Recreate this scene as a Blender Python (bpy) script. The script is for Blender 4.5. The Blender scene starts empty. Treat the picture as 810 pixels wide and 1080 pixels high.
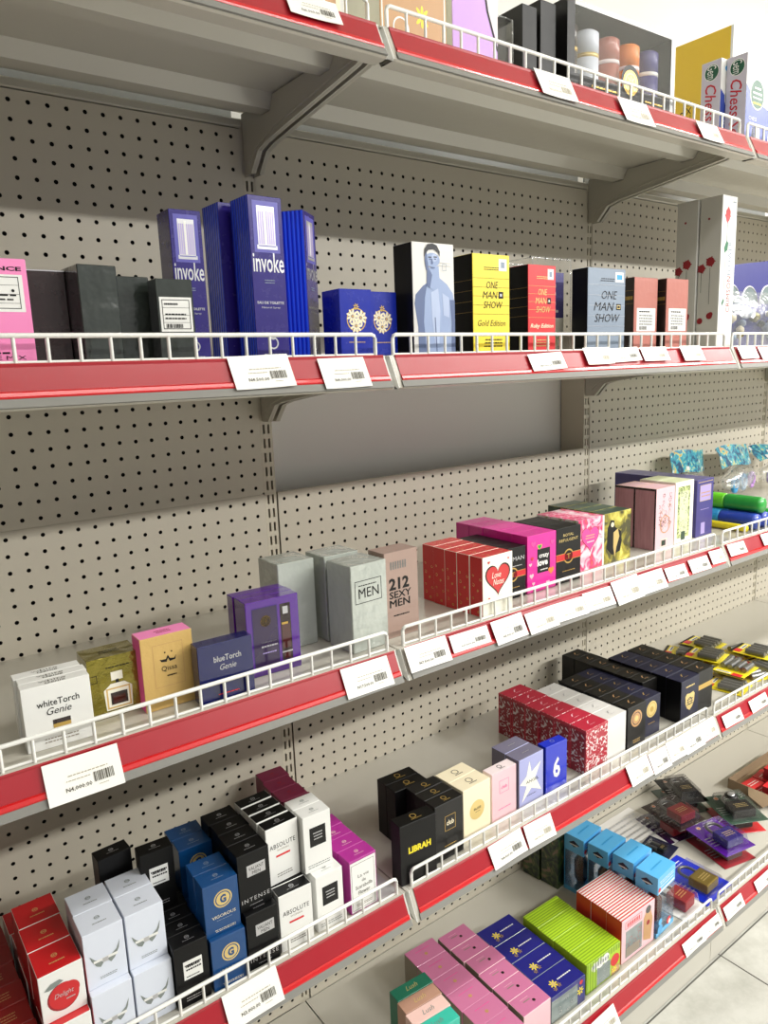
import bpy, bmesh, math, random
from mathutils import Vector, Matrix
random.seed(7)
scene = bpy.context.scene
COL = scene.collection
R = math.radians
# ------------------------------------------------------------------ materials
MATS = {}
def lin(c):
    c /= 255.0
    return c/12.92 if c <= .04045 else ((c+.055)/1.055)**2.4
def rgb(c): return (lin(c[0]), lin(c[1]), lin(c[2]), 1)
def P(name, c=(200,200,200), rough=.45, coat=0., metal=0., bump=0., bscale=60., alpha=1., spec=.5, trans=0., emit=0.):
    if name in MATS: return MATS[name]
    m = bpy.data.materials.new(name); m.use_nodes = True
    nt = m.node_tree; b = nt.nodes['Principled BSDF']
    b.inputs['Base Color'].default_value = rgb(c)
    b.inputs['Roughness'].default_value = rough
    b.inputs['Metallic'].default_value = metal
    b.inputs['Coat Weight'].default_value = coat
    b.inputs['Coat Roughness'].default_value = .08
    b.inputs['Specular IOR Level'].default_value = spec
    b.inputs['Alpha'].default_value = alpha
    b.inputs['Transmission Weight'].default_value = trans
    if emit:
        b.inputs['Emission Color'].default_value = rgb(c); b.inputs['Emission Strength'].default_value = emit
    # gentle procedural variation so that nothing is perfectly flat
    tc = nt.nodes.new('ShaderNodeTexCoord'); nz = nt.nodes.new('ShaderNodeTexNoise')
    nz.inputs['Scale'].default_value = bscale; nz.inputs['Detail'].default_value = 3
    nt.links.new(tc.outputs['Object'], nz.inputs['Vector'])
    mr = nt.nodes.new('ShaderNodeMapRange'); mr.inputs['To Min'].default_value = max(rough-.06, .02); mr.inputs['To Max'].default_value = min(rough+.08, 1)
    nt.links.new(nz.outputs['Fac'], mr.inputs['Value']); nt.links.new(mr.outputs['Result'], b.inputs['Roughness'])
    if bump:
        bp = nt.nodes.new('ShaderNodeBump'); bp.inputs['Strength'].default_value = bump; bp.inputs['Distance'].default_value = .004
        nt.links.new(nz.outputs['Fac'], bp.inputs['Height']); nt.links.new(bp.outputs['Normal'], b.inputs['Normal'])
        nt.links.new(bp.outputs['Normal'], b.inputs['Coat Normal'])
    MATS[name] = m
    return m
def pattern(name, stops, scale=60, rough=.4, kind='noise', coat=.2, axis=(1,1,1), dist=0., bump=0., detail=2.):
    """colour pattern printed on a surface: stops = [(pos, rgb), ...]"""
    if name in MATS: return MATS[name]
    m = bpy.data.materials.new(name); m.use_nodes = True
    nt = m.node_tree; b = nt.nodes['Principled BSDF']
    b.inputs['Roughness'].default_value = rough; b.inputs['Coat Weight'].default_value = coat
    tc = nt.nodes.new('ShaderNodeTexCoord'); mp = nt.nodes.new('ShaderNodeMapping'); mp.inputs['Scale'].default_value = axis
    nt.links.new(tc.outputs['Object'], mp.inputs['Vector'])
    if kind == 'noise':
        t = nt.nodes.new('ShaderNodeTexNoise'); t.inputs['Scale'].default_value = scale; t.inputs['Detail'].default_value = detail
        t.inputs['Distortion'].default_value = dist; out = t.outputs['Fac']
    elif kind == 'voronoi':
        t = nt.nodes.new('ShaderNodeTexVoronoi'); t.inputs['Scale'].default_value = scale; out = t.outputs['Distance']
    elif kind == 'cells':
        t = nt.nodes.new('ShaderNodeTexVoronoi'); t.inputs['Scale'].default_value = scale
        sp = nt.nodes.new('ShaderNodeSeparateColor'); nt.links.new(t.outputs['Color'], sp.inputs['Color']); out = sp.outputs['Red']
    else:
        t = nt.nodes.new('ShaderNodeTexWave'); t.inputs['Scale'].default_value = scale; t.inputs['Distortion'].default_value = dist
        t.bands_direction = kind[-1].upper(); t.inputs['Detail'].default_value = 0; out = t.outputs['Fac']
    nt.links.new(mp.outputs['Vector'], t.inputs['Vector'])
    cr = nt.nodes.new('ShaderNodeValToRGB'); e = cr.color_ramp; e.interpolation = 'LINEAR'
    while len(e.elements) < len(stops): e.elements.new(.5)
    for el, (p, c) in zip(e.elements, stops): el.position = p; el.color = rgb(c)
    nt.links.new(out, cr.inputs['Fac']); nt.links.new(cr.outputs['Color'], b.inputs['Base Color'])
    if bump:
        bp = nt.nodes.new('ShaderNodeBump'); bp.inputs['Strength'].default_value = bump; bp.inputs['Distance'].default_value = .002
        nt.links.new(out, bp.inputs['Height']); nt.links.new(bp.outputs['Normal'], b.inputs['Normal'])
    MATS[name] = m
    return m
def clear(name, tint=(240,245,245), rough=.12, amount=.06, bump=.6, bscale=40, haze=.0, edge=.4):
    """thin clear plastic film: see-through with glossy wrinkled highlights and a little haze"""
    if name in MATS: return MATS[name]
    m = bpy.data.materials.new(name); m.use_nodes = True
    nt = m.node_tree; nt.nodes.remove(nt.nodes['Principled BSDF']); o = nt.nodes['Material Output']
    gl = nt.nodes.new('ShaderNodeBsdfGlossy'); gl.inputs['Roughness'].default_value = rough; gl.inputs['Color'].default_value = (1,1,1,1)
    di = nt.nodes.new('ShaderNodeBsdfDiffuse'); di.inputs['Color'].default_value = rgb(tint)
    tr = nt.nodes.new('ShaderNodeBsdfTransparent'); mx = nt.nodes.new('ShaderNodeMixShader'); m2 = nt.nodes.new('ShaderNodeMixShader')
    fr = nt.nodes.new('ShaderNodeLayerWeight'); fr.inputs['Blend'].default_value = .3
    ad = nt.nodes.new('ShaderNodeMath'); ad.operation = 'MULTIPLY_ADD'; ad.inputs[1].default_value = edge; ad.inputs[2].default_value = amount
    tc = nt.nodes.new('ShaderNodeTexCoord'); nz = nt.nodes.new('ShaderNodeTexNoise'); nz.inputs['Scale'].default_value = bscale
    nt.links.new(tc.outputs['Object'], nz.inputs['Vector'])
    bp = nt.nodes.new('ShaderNodeBump'); bp.inputs['Strength'].default_value = bump; bp.inputs['Distance'].default_value = .004
    nt.links.new(nz.outputs['Fac'], bp.inputs['Height']); nt.links.new(bp.outputs['Normal'], gl.inputs['Normal'])
    m2.inputs['Fac'].default_value = haze
    nt.links.new(tr.outputs[0], m2.inputs[1]); nt.links.new(di.outputs[0], m2.inputs[2])
    nt.links.new(fr.outputs['Fresnel'], ad.inputs[0]); nt.links.new(ad.outputs[0], mx.inputs['Fac'])
    nt.links.new(m2.outputs[0], mx.inputs[1]); nt.links.new(gl.outputs[0], mx.inputs[2]); nt.links.new(mx.outputs[0], o.inputs['Surface'])
    MATS[name] = m
    return m
def M(x):
    """material from a name or a plain (r,g,b)"""
    if isinstance(x, tuple): return P('paint_%d_%d_%d' % x, x, rough=.4, coat=.15)
    return MATS[x]
# ------------------------------------------------------------------ object helpers
def tag(o, label=None, cat=None, group=None, kind=None):
    if label: o['label'] = label
    if cat: o['category'] = cat
    if group: o['group'] = group
    if kind: o['kind'] = kind
    return o
def link(name, me, parent=None, loc=(0,0,0), rot=(0,0,0)):
    o = bpy.data.objects.new(name, me); COL.objects.link(o)
    o.location = loc; o.rotation_euler = rot
    if parent: o.parent = parent
    return o
def empty(name, loc=(0,0,0), rot=(0,0,0)):
    o = link(name, None, None, loc, rot); o.empty_display_size = .02
    return o
def copy_tree(o, parent=None):
    c = o.copy(); COL.objects.link(c); c.parent = parent
    for ch in KIDS(o): copy_tree(ch, c)
    return c
def KIDS(o): return [x for x in o.children]
class MB:
    def __init__(s): s.v = []; s.f = []; s.m = []; s.mats = []; s.smooth = []
    def mi(s, mat):
        mat = M(mat) if not isinstance(mat, bpy.types.Material) else mat
        if mat not in s.mats: s.mats.append(mat)
        return s.mats.index(mat)
    def face(s, pts, mat, smooth=False):
        n = len(s.v); s.v += [tuple(p) for p in pts]; s.f.append(list(range(n, n+len(pts)))); s.m.append(s.mi(mat)); s.smooth.append(smooth)
    def raw(s, vs, fs, mat, smooth=False):
        n = len(s.v); s.v += [tuple(p) for p in vs]; k = s.mi(mat)
        for f in fs: s.f.append([n+i for i in f]); s.m.append(k); s.smooth.append(smooth)
    def box(s, x0, x1, y0, y1, z0, z1, mat):
        vs = [(x0,y0,z0),(x1,y0,z0),(x1,y1,z0),(x0,y1,z0),(x0,y0,z1),(x1,y0,z1),(x1,y1,z1),(x0,y1,z1)]
        s.raw(vs, [(3,2,1,0),(4,5,6,7),(0,1,5,4),(1,2,6,5),(2,3,7,6),(3,0,4,7)], mat)
    def prism_x(s, prof, x0, x1, mat, caps=True):
        """closed profile [(y,z)] extruded along X"""
        n = len(prof)
        vs = [(x0,y,z) for y,z in prof]+[(x1,y,z) for y,z in prof]
        fs = [(i,(i+1)%n,n+(i+1)%n,n+i) for i in range(n)]
        if caps: fs += [tuple(range(n-1,-1,-1)), tuple(range(n,2*n))]
        s.raw(vs, fs, mat)
    def tube(s, pts, r, mat, seg=8, closed=False):
        pts = [Vector(p) for p in pts]; n = len(pts); vs = []; fs = []
        for i, p in enumerate(pts):
            d = (pts[min(i+1,n-1)]-pts[max(i-1,0)]).normalized()
            a = Vector((0,0,1)) if abs(d.z) < .9 else Vector((0,1,0))
            e = d.cross(a).normalized(); g = d.cross(e).normalized()
            for k in range(seg):
                t = 2*math.pi*k/seg; vs.append(p+(e*math.cos(t)+g*math.sin(t))*r)
        for i in range(n-1):
            for k in range(seg):
                fs.append((i*seg+k, i*seg+(k+1)%seg, (i+1)*seg+(k+1)%seg, (i+1)*seg+k))
        s.raw(vs, fs, mat, True)
        s.raw(vs[:seg], [tuple(range(seg))], mat); s.raw(vs[-seg:], [tuple(range(seg-1,-1,-1))], mat)
    def lathe(s, prof, mat, o=(0,0,0), seg=20, axis='z'):
        """prof [(r, t)] revolved about an axis through o"""
        vs = []; fs = []
        for r, t in prof:
            for k in range(seg):
                a = 2*math.pi*k/seg; c, q = r*math.cos(a), r*math.sin(a)
                p = (c,q,t) if axis == 'z' else (t,c,q)
                vs.append((p[0]+o[0],p[1]+o[1],p[2]+o[2]))
        for i in range(len(prof)-1):
            for k in range(seg): fs.append((i*seg+k, i*seg+(k+1)%seg, (i+1)*seg+(k+1)%seg, (i+1)*seg+k))
        fs.append(tuple(range(seg-1,-1,-1))); n = (len(prof)-1)*seg; fs.append(tuple(range(n,n+seg)))
        s.raw(vs, fs, mat, True)
    def mesh(s, name, bevel=0., segs=1):
        me = bpy.data.meshes.new(name); me.from_pydata(s.v, [], s.f)
        for m in s.mats: me.materials.append(m)
        me.polygons.foreach_set('material_index', s.m); me.polygons.foreach_set('use_smooth', s.smooth)
        me.update()
        if bevel:
            bm = bmesh.new(); bm.from_mesh(me)
            bmesh.ops.remove_doubles(bm, verts=bm.verts, dist=1e-5)
            ed = [e for e in bm.edges if len(e.link_faces) == 2 and e.calc_face_angle(0) > .5]
            bmesh.ops.bevel(bm, geom=ed, offset=bevel, segments=segs, affect='EDGES', profile=.6)
            bm.to_mesh(me); bm.free()
        return me
    def build(s, name, parent=None, loc=(0,0,0), rot=(0,0,0), bevel=0., segs=1):
        return link(name, s.mesh(name, bevel, segs), parent, loc, rot)
# ------------------------------------------------------------------ 2D printing
TXT = {}
def text2d(body, bold=0., shear=0., res=2, spacing=1.):
    key = (body, bold, shear, res, spacing)
    if key in TXT: return TXT[key]
    cu = bpy.data.curves.new('lettering', 'FONT'); cu.body = body; cu.resolution_u = res
    cu.offset = bold; cu.shear = shear; cu.fill_mode = 'BOTH'; cu.space_character = spacing; cu.align_x = 'CENTER'
    ob = bpy.data.objects.new('lettering', cu)
    me = bpy.data.meshes.new_from_object(ob)
    vs = [(v.co.x, v.co.y) for v in me.vertices]; fs = [tuple(p.vertices) for p in me.polygons if p.normal.z > -.5]
    bpy.data.objects.remove(ob); bpy.data.curves.remove(cu); bpy.data.meshes.remove(me)
    xs = [v[0] for v in vs]; ys = [v[1] for v in vs]
    x0, x1, y0, y1 = min(xs), max(xs), min(ys), max(ys)
    vs = [((x-x0)/(x1-x0), (y-y0)/(y1-y0)) for x, y in vs]
    TXT[key] = (vs, fs)
    return TXT[key]
def circ(cx, cy, rx, ry=None, n=24, a0=0, a1=360):
    ry = rx if ry is None else ry
    full = (a1-a0) >= 360
    return [(cx+rx*math.cos(R(a0+(a1-a0)*k/(n if full else n-1))), cy+ry*math.sin(R(a0+(a1-a0)*k/(n if full else n-1)))) for k in range(n)]
def flat(shapes, W, H):
    """shapes in fractions of a W x H face -> list of (verts2d in metres, faces, mat, level)"""
    out = []
    for i, s in enumerate(shapes):
        k, mt = s[0], s[1]; a = s[2:]
        lv = i
        if k == 'rect':
            x, y, w, h = a[:4]; out.append(([(x*W,y*H),((x+w)*W,y*H),((x+w)*W,(y+h)*H),(x*W,(y+h)*H)], [(0,1,2,3)], mt, lv))
        elif k == 'text':
            x, y, w, h, body = a[:5]; op = a[5] if len(a) > 5 else {}
            op = dict(op); rot = op.pop('rot', 0)
            vs, fs = text2d(body, **op)
            if rot == 0: v2 = [((x+u*w)*W, (y+v*h)*H) for u, v in vs]
            elif rot == 90: v2 = [((x+(1-v)*w)*W, (y+u*h)*H) for u, v in vs]     # reads upwards
            else: v2 = [((x+v*w)*W, (y+(1-u)*h)*H) for u, v in vs]               # reads downwards
            out.append((v2, fs, mt, lv))
        elif k == 'disc':
            x, y, r = a[:3]; ry = a[3] if len(a) > 3 else r
            p = circ(x*W, y*H, r*W, ry*W); out.append((p, [tuple(range(len(p)))], mt, lv))
        elif k == 'ring':
            x, y, r0, r1 = a[:4]; n = 28
            p = circ(x*W, y*H, r0*W, n=n)+circ(x*W, y*H, r1*W, n=n)
            out.append((p, [(j,n+j,n+(j+1)%n,(j+1)%n) for j in range(n)][::1], mt, lv))
        elif k == 'frame':
            x, y, w, h, t = a[:5]; t1 = t*W
            A = [(x*W,y*H),((x+w)*W,y*H),((x+w)*W,(y+h)*H),(x*W,(y+h)*H)]
            B = [(A[0][0]+t1,A[0][1]+t1),(A[1][0]-t1,A[1][1]+t1),(A[2][0]-t1,A[2][1]-t1),(A[3][0]+t1,A[3][1]-t1)]
            out.append((A+B, [(j,(j+1)%4,4+(j+1)%4,4+j) for j in range(4)], mt, lv))
        elif k == 'poly':
            p = [(x*W, y*H) for x, y in a[0]]; out.append((p, [tuple(range(len(p)))], mt, lv))
        elif k == 'heart':
            x, y, sc = a[:3]; p = []
            for j in range(36):
                t = 2*math.pi*j/36; hx = 16*math.sin(t)**3; hy = 13*math.cos(t)-5*math.cos(2*t)-2*math.cos(3*t)-math.cos(4*t)
                p.append((x*W+hx/32*sc*W, y*H+hy/32*sc*W))
            p.reverse(); out.append((p, [tuple(range(len(p)))], mt, lv))
        elif k == 'lines':           # tiny lines of unreadable small print: x,y,w,h,n
            x, y, w, h, n = a[:5]; vs = []; fs = []
            rr = random.Random(int(x*97+y*31+n))
            for j in range(n):
                yy = y+h*(j+.25)/n; hh = h/n*.35; xx = x+w*rr.uniform(0,.08)
                while xx < x+w*.97:
                    ww = min(w*rr.uniform(.05,.16), x+w-xx); q = len(vs)
                    vs += [(xx*W,yy*H),((xx+ww)*W,yy*H),((xx+ww)*W,(yy+hh)*H),(xx*W,(yy+hh)*H)]; fs.append((q,q+1,q+2,q+3)); xx += ww+w*.025
            out.append((vs, fs, mt, lv))
        elif k == 'bars':            # barcode
            x, y, w, h = a[:4]; vs = []; fs = []; rr = random.Random(int(x*50+y*20)); xx = x
            while xx < x+w:
                ww = w*rr.choice([.03,.03,.06,.08]); ww = min(ww, x+w-xx+.001); q = len(vs)
                vs += [(xx*W,y*H),((xx+ww)*W,y*H),((xx+ww)*W,(y+h)*H),(xx*W,(y+h)*H)]; fs.append((q,q+1,q+2,q+3)); xx += ww+w*rr.choice([.03,.05])
            out.append((vs, fs, mt, lv))
        elif k == 'rules':           # horizontal hairlines: x,y,w,h,n
            x, y, w, h, n = a[:5]; vs = []; fs = []
            for j in range(n):
                yy = y+h*j/max(n-1,1); q = len(vs); t = .0004/H
                vs += [(x*W,yy*H),((x+w)*W,yy*H),((x+w)*W,(yy+t)*H),(x*W,(yy+t)*H)]; fs.append((q,q+1,q+2,q+3))
            out.append((vs, fs, mt, lv))
        elif k == 'vbars':           # vertical stripes: x,y,w,h,n
            x, y, w, h, n = a[:5]; vs = []; fs = []
            for j in range(n):
                x0 = x+w*(j+.15)/n; x1 = x+w*(j+.75)/n; q = len(vs)
                vs += [(x0*W,y*H),(x1*W,y*H),(x1*W,(y+h)*H),(x0*W,(y+h)*H)]; fs.append((q,q+1,q+2,q+3))
            out.append((vs, fs, mt, lv))
        elif k == 'swirls':          # small curls: x,y,w,h,n
            x, y, w, h, n = a[:5]; rr = random.Random(3+int(x*9)); vs = []; fs = []
            for j in range(n):
                cx, cy = (x+w*rr.random())*W, (y+h*rr.random())*H; r = rr.uniform(.025,.06)*min(W,H)*1.6; a0 = rr.uniform(0,6.28)
                for q in range(14):
                    t = a0+q*.42; rr0 = r*(.3+.7*q/14); i0 = len(vs)
                    vs += [(cx+rr0*math.cos(t),cy+rr0*math.sin(t)),(cx+(rr0+.0009)*math.cos(t),cy+(rr0+.0009)*math.sin(t))]
                    if q: fs.append((i0-2,i0,i0+1,i0-1))
            lo, hi = (x*W, (x+w)*W), (y*H, (y+h)*H)
            vs = [(min(max(p[0],lo[0]),lo[1]), min(max(p[1],hi[0]),hi[1])) for p in vs]
            out.append((vs, fs, mt, lv))
        elif k == 'flower':          # x,y,r,n petals
            x, y, r, n = a[:4]
            vs = []; fs = []
            for j in range(n):
                t = 2*math.pi*j/n; q = len(vs); cx, cy = x*W+r*W*.6*math.cos(t), y*H+r*W*.6*math.sin(t)
                ca, sa = math.cos(t), math.sin(t)
                for e in range(8):
                    b = 2*math.pi*e/8; px, py = r*W*.42*math.cos(b), r*W*.17*math.sin(b)
                    vs.append((cx+px*ca-py*sa, cy+px*sa+py*ca))
                fs.append(tuple(range(q,q+8)))
            out.append((vs, fs, mt, lv))
    return out
def face_map(face, w, d, h, e):
    """(u,v) in metres on a face of a w x d x h box -> point"""
    if face == 'front': return (w, h), (lambda u, v, l: (u, -e-l*.00008, v))
    if face == 'top': return (w, d), (lambda u, v, l: (u, v, h+e+l*.00008))
    if face == 'left': return (d, h), (lambda u, v, l: (-e-l*.00008, d-u, v))
def print_mesh(name, face, shapes, w, d, h, e=.00025):
    (W, H), f = face_map(face, w, d, h, e)
    mb = MB()
    for vs, fs, mt, lv in flat(shapes, W, H):
        mb.raw([f(u, v, lv) for u, v in vs], fs, mt)
    return mb.mesh(name)
# ------------------------------------------------------------------ cartons
DES = {}
def design(key, name, w, d, h, front, top=None, side=None, prints=(), cat='perfume carton', bevel=.0006, back=None):
    DES[key] = dict(name=name, w=w, d=d, h=h, front=front, top=top or front, side=side or front, prints=list(prints), cat=cat, bevel=bevel)
def carton_mesh(D):
    if 'mesh' in D: return D['mesh']
    w, d, h = D['w'], D['d'], D['h']; mb = MB()
    F, T, S = D['front'], D['top'], D['side']
    b = [(0,0,0),(w,0,0),(w,d,0),(0,d,0),(0,0,h),(w,0,h),(w,d,h),(0,d,h)]
    for idx, mt in (((0,1,5,4),F),((2,3,7,6),S),((3,0,4,7),S),((1,2,6,5),S),((4,5,6,7),T),((3,2,1,0),T)):
        mb.face([b[i] for i in idx], mt)
    D['mesh'] = mb.mesh('carton', D['bevel'])
    return D['mesh']
def put(key, x, y, z, label, th=0., group=None, faces=('front','top','left')):
    """one carton thing; prints only on the faces the neighbours leave in view"""
    D = DES[key]
    root = empty(D['name'], (x, y, z), (0, 0, R(th)))
    tag(root, label, D['cat'], group)
    link('carton_body', carton_mesh(D), root)
    for i, (pn, face, shapes) in enumerate(D['prints']):
        if face not in faces: continue
        k = 'p%d' % i
        if k not in D: D[k] = print_mesh(pn, face, shapes, D['w'], D['d'], D['h'])
        link(pn, D[k], root)
    return root
ORD = ['front','second from the front','third from the front','fourth from the front','fifth from the front','sixth from the front','seventh from the front']
def row(key, x, y, z, n, label, group, th=0., gap=.0006, jit=.0015, pitch=None, topn=1, leftn=99):
    """n cartons one behind the other, the first nearest the aisle"""
    D = DES[key]; pt = pitch or D['d']+gap
    for i in range(n):
        c, s = math.cos(R(th)), math.sin(R(th)); q = i*pt; jx = random.uniform(-jit, jit) if i else 0
        w = ORD[i] if i < n-1 or n == 1 else 'rearmost'
        fs = ['top']
        if i < topn: fs.append('front')
        if i < leftn: fs.append('left')
        put(key, x-s*q+c*jx, y+c*q+s*jx, z, label % w, th, group, fs)
LP = 28.; WS = .44; EXPO = 0.
# ------------------------------------------------------------------ base materials
P('steel', (190,186,172), .32, coat=.25)
P('panel_steel', (204,197,180), .42, coat=.12, bump=.04, bscale=30)
P('post_steel', (206,199,180), .4)
P('deck_steel', (196,192,180), .22, coat=.35)
P('rail_red', (164,18,34), .32, coat=.35)
P('rail_lip', (205,12,20), .3, coat=.4)
P('film_grey', (132,131,125), .5, spec=.3)
P('fence_white', (238,238,232), .25, coat=.5)
P('card_paper', (244,243,236), .45, coat=.1)
P('ink', (86,82,70), .6)
P('ink_light', (176,168,146), .6)
P('black', (9,9,10), .4, coat=.08, spec=.25)
P('silver', (205,205,208), .3, metal=.7)
P('gold', (205,170,90), .35, metal=.5)
P('white', (238,238,234), .35, coat=.2)
P('wall_paint', (244,243,238), .6)
P('back_shade', (120,122,118), .5)
# ------------------------------------------------------------------ room
SZ = {1:1.9007, 2:1.4495, 3:.9767, 4:.526, 5:0.}
DP = {1:.414, 2:.402, 3:.402, 4:.402, 5:.439}
FLOOR = -.176
def quad_obj(name, x0,x1,y0,y1,z0,z1, mat, kind='structure'):
    mb = MB(); mb.box(x0,x1,y0,y1,z0,z1,mat); return tag(mb.build(name), kind=kind)
fm = bpy.data.materials.new('floor_tile'); fm.use_nodes = True
nt = fm.node_tree; b = nt.nodes['Principled BSDF']; b.inputs['Roughness'].default_value = .28
tc = nt.nodes.new('ShaderNodeTexCoord'); mp = nt.nodes.new('ShaderNodeMapping'); mp.inputs['Location'].default_value = (-1.047, .433, 0)
br = nt.nodes.new('ShaderNodeTexBrick'); br.offset = 0; br.inputs['Scale'].default_value = 1
br.inputs['Brick Width'].default_value = .66; br.inputs['Row Height'].default_value = .66; br.inputs['Mortar Size'].default_value = .0022
nz = nt.nodes.new('ShaderNodeTexNoise'); nz.inputs['Scale'].default_value = 9; nz.inputs['Detail'].default_value = 8; nz.inputs['Roughness'].default_value = .65
cr = nt.nodes.new('ShaderNodeValToRGB'); cr.color_ramp.elements[0].position = .3; cr.color_ramp.elements[0].color = rgb((168,167,158)); cr.color_ramp.elements[1].position = .6; cr.color_ramp.elements[1].color = rgb((196,195,187))
nt.links.new(tc.outputs['Object'], mp.inputs['Vector']); nt.links.new(mp.outputs['Vector'], br.inputs['Vector']); nt.links.new(tc.outputs['Object'], nz.inputs['Vector'])
nt.links.new(nz.outputs['Fac'], cr.inputs['Fac']); nt.links.new(cr.outputs['Color'], br.inputs['Color1']); nt.links.new(cr.outputs['Color'], br.inputs['Color2'])
br.inputs['Mortar'].default_value = rgb((70,66,60)); nt.links.new(br.outputs['Color'], b.inputs['Base Color'])
MATS['floor_tile'] = fm
quad_obj('floor', -2.6, 7, -4.5, .3, FLOOR-.1, FLOOR, 'floor_tile')
quad_obj('wall_back', -2.5, 7, .085, .185, FLOOR, 3., 'wall_paint')
P('ceiling_paint', (226,226,220), .8)
P('left_blocker_dark', (84,78,70), .8)
quad_obj('added_left_blocker', -2.6, -2.5, -4.5, .185, FLOOR, 2.95, 'left_blocker_dark')  # unseen dark wall added to cut the light from the left
quad_obj('ceiling', -2.6, 7, -4.5, .185, 2.95, 3.05, 'ceiling_paint')
# ------------------------------------------------------------------ perforated panels
def cells(mb, xs, zs, dx, dz, hole, mat, t=.0016):
    """rectangular cells centred on xs x zs, each with a punched hole outline 'hole' (8 pts ccw from angle 0)"""
    o = [(dx/2,0),(dx/2,dz/2),(0,dz/2),(-dx/2,dz/2),(-dx/2,0),(-dx/2,-dz/2),(0,-dz/2),(dx/2,-dz/2)]
    k = mb.mi(mat)
    for x in xs:
        for z in zs:
            n = len(mb.v)
            mb.v += [(x+a,0,z+c) for a,c in o]+[(x+a,0,z+c) for a,c in hole]+[(x+a,t,z+c) for a,c in hole]
            for i in range(8):
                j = (i+1) % 8
                mb.f.append([n+j,n+i,n+8+i,n+8+j]); mb.m.append(k); mb.smooth.append(False)
                mb.f.append([n+8+j,n+8+i,n+16+i,n+16+j]); mb.m.append(k); mb.smooth.append(False)
PH = .02855; PZ = .02825
P('hole_shade', (22,20,18), .7)  # near-black colour paints the shade seen through the punched holes
HOLE = [(.0037*math.cos(R(45*i)), .0037*math.sin(R(45*i))) for i in range(8)]
def peg_panel(z0, z1, xs, zs, xl, xr, lip_top=False):
    """one punched steel back panel, local x 0..1 (post to post)"""
    mb = MB(); a, c = xs[0]-PH/2, xs[-1]+PH/2; p, q = zs[0]-PZ/2, zs[-1]+PZ/2
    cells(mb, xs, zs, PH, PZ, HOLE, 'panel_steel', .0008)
    mb.face([(xl,.0125,z0),(xr,.0125,z0),(xr,.0125,z1),(xl,.0125,z1)], 'hole_shade')  # dark sheet added behind the holes as their shade
    def rect(x0,x1,za,zb):
        if x1-x0 > 1e-5 and zb-za > 1e-5: mb.face([(x0,0,za),(x1,0,za),(x1,0,zb),(x0,0,zb)], 'panel_steel')
    rect(xl,a,z0,z1); rect(c,xr,z0,z1); rect(a,c,z0,p); rect(a,c,q,z1)
    # folded edges
    for (x0,x1,za,zb) in ((xl,xr,z1,z1),(xl,xr,z0,z0)):
        mb.face([(x0,0,za),(x1,0,za),(x1,.012,za),(x0,.012,za)], 'panel_steel')
    for x0 in (xl, xr): mb.face([(x0,0,z0),(x0,0,z1),(x0,.012,z1),(x0,.012,z0)], 'panel_steel')
    return mb.mesh('perforated_panel')
XS = [.0255+PH*i for i in range(34)]
XL, XR = .0135, .986
zlow = [1.1782-.02835*i for i in range(42)][::-1]; zlow = [1.1782-PZ*i for i in range(42)][::-1]
zup = [1.2068+PZ*i for i in range(24) if 1.2068+PZ*i < 1.857]
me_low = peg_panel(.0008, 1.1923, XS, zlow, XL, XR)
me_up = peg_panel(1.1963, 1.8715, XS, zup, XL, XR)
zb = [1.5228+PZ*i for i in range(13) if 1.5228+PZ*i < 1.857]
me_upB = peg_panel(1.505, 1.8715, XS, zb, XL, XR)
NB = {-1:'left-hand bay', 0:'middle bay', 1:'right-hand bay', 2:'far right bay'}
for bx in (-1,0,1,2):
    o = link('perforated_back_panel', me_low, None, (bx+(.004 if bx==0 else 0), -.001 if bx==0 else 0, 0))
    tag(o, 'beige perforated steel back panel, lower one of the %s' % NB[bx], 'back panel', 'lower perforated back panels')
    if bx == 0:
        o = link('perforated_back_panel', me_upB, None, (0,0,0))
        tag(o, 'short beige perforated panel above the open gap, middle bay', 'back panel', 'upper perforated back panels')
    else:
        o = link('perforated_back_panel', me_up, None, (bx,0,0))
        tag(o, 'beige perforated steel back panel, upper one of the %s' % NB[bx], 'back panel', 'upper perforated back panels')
# slotted uprights, 30 x 75 mm
SL = .0283
SH = [(.0022,0),(.0022,.0092),(0,.0092),(-.0022,.0092),(-.0022,0),(-.0022,-.0092),(0,-.0092),(.0022,-.0092)]
mb = MB(); zs = [.02+SL*i for i in range(65)]; za, zc = zs[0]-SL/2, zs[-1]+SL/2
cells(mb, [-.0052,.0052], zs, .0104, SL, SH, 'post_steel', .003)
for s in (-1,1):
    x0, x1 = sorted((s*.0104, s*.013)); mb.face([(x0,0,za),(x1,0,za),(x1,0,zc),(x0,0,zc)], 'post_steel')
    mb.face([(s*.013,0,FLOOR),(s*.013,0,1.89),(s*.013,.08,1.89),(s*.013,.08,FLOOR)], 'post_steel')
mb.box(-.013,.013,0,.08,FLOOR,za,'post_steel'); mb.box(-.013,.013,0,.08,zc,1.89,'post_steel')
me_post = mb.mesh('slotted_post')
for px, w in ((-1,'left of the frame'),(0,'between the left-hand and middle bays'),(1,'between the middle and right-hand bays'),(2,'at the right end of the right-hand bay'),(3,'beyond the right edge')):
    tag(link('slotted_upright', me_post, None, (px,.0015,0)), 'beige steel slotted upright post %s' % w, 'post', 'slotted uprights')
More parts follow.
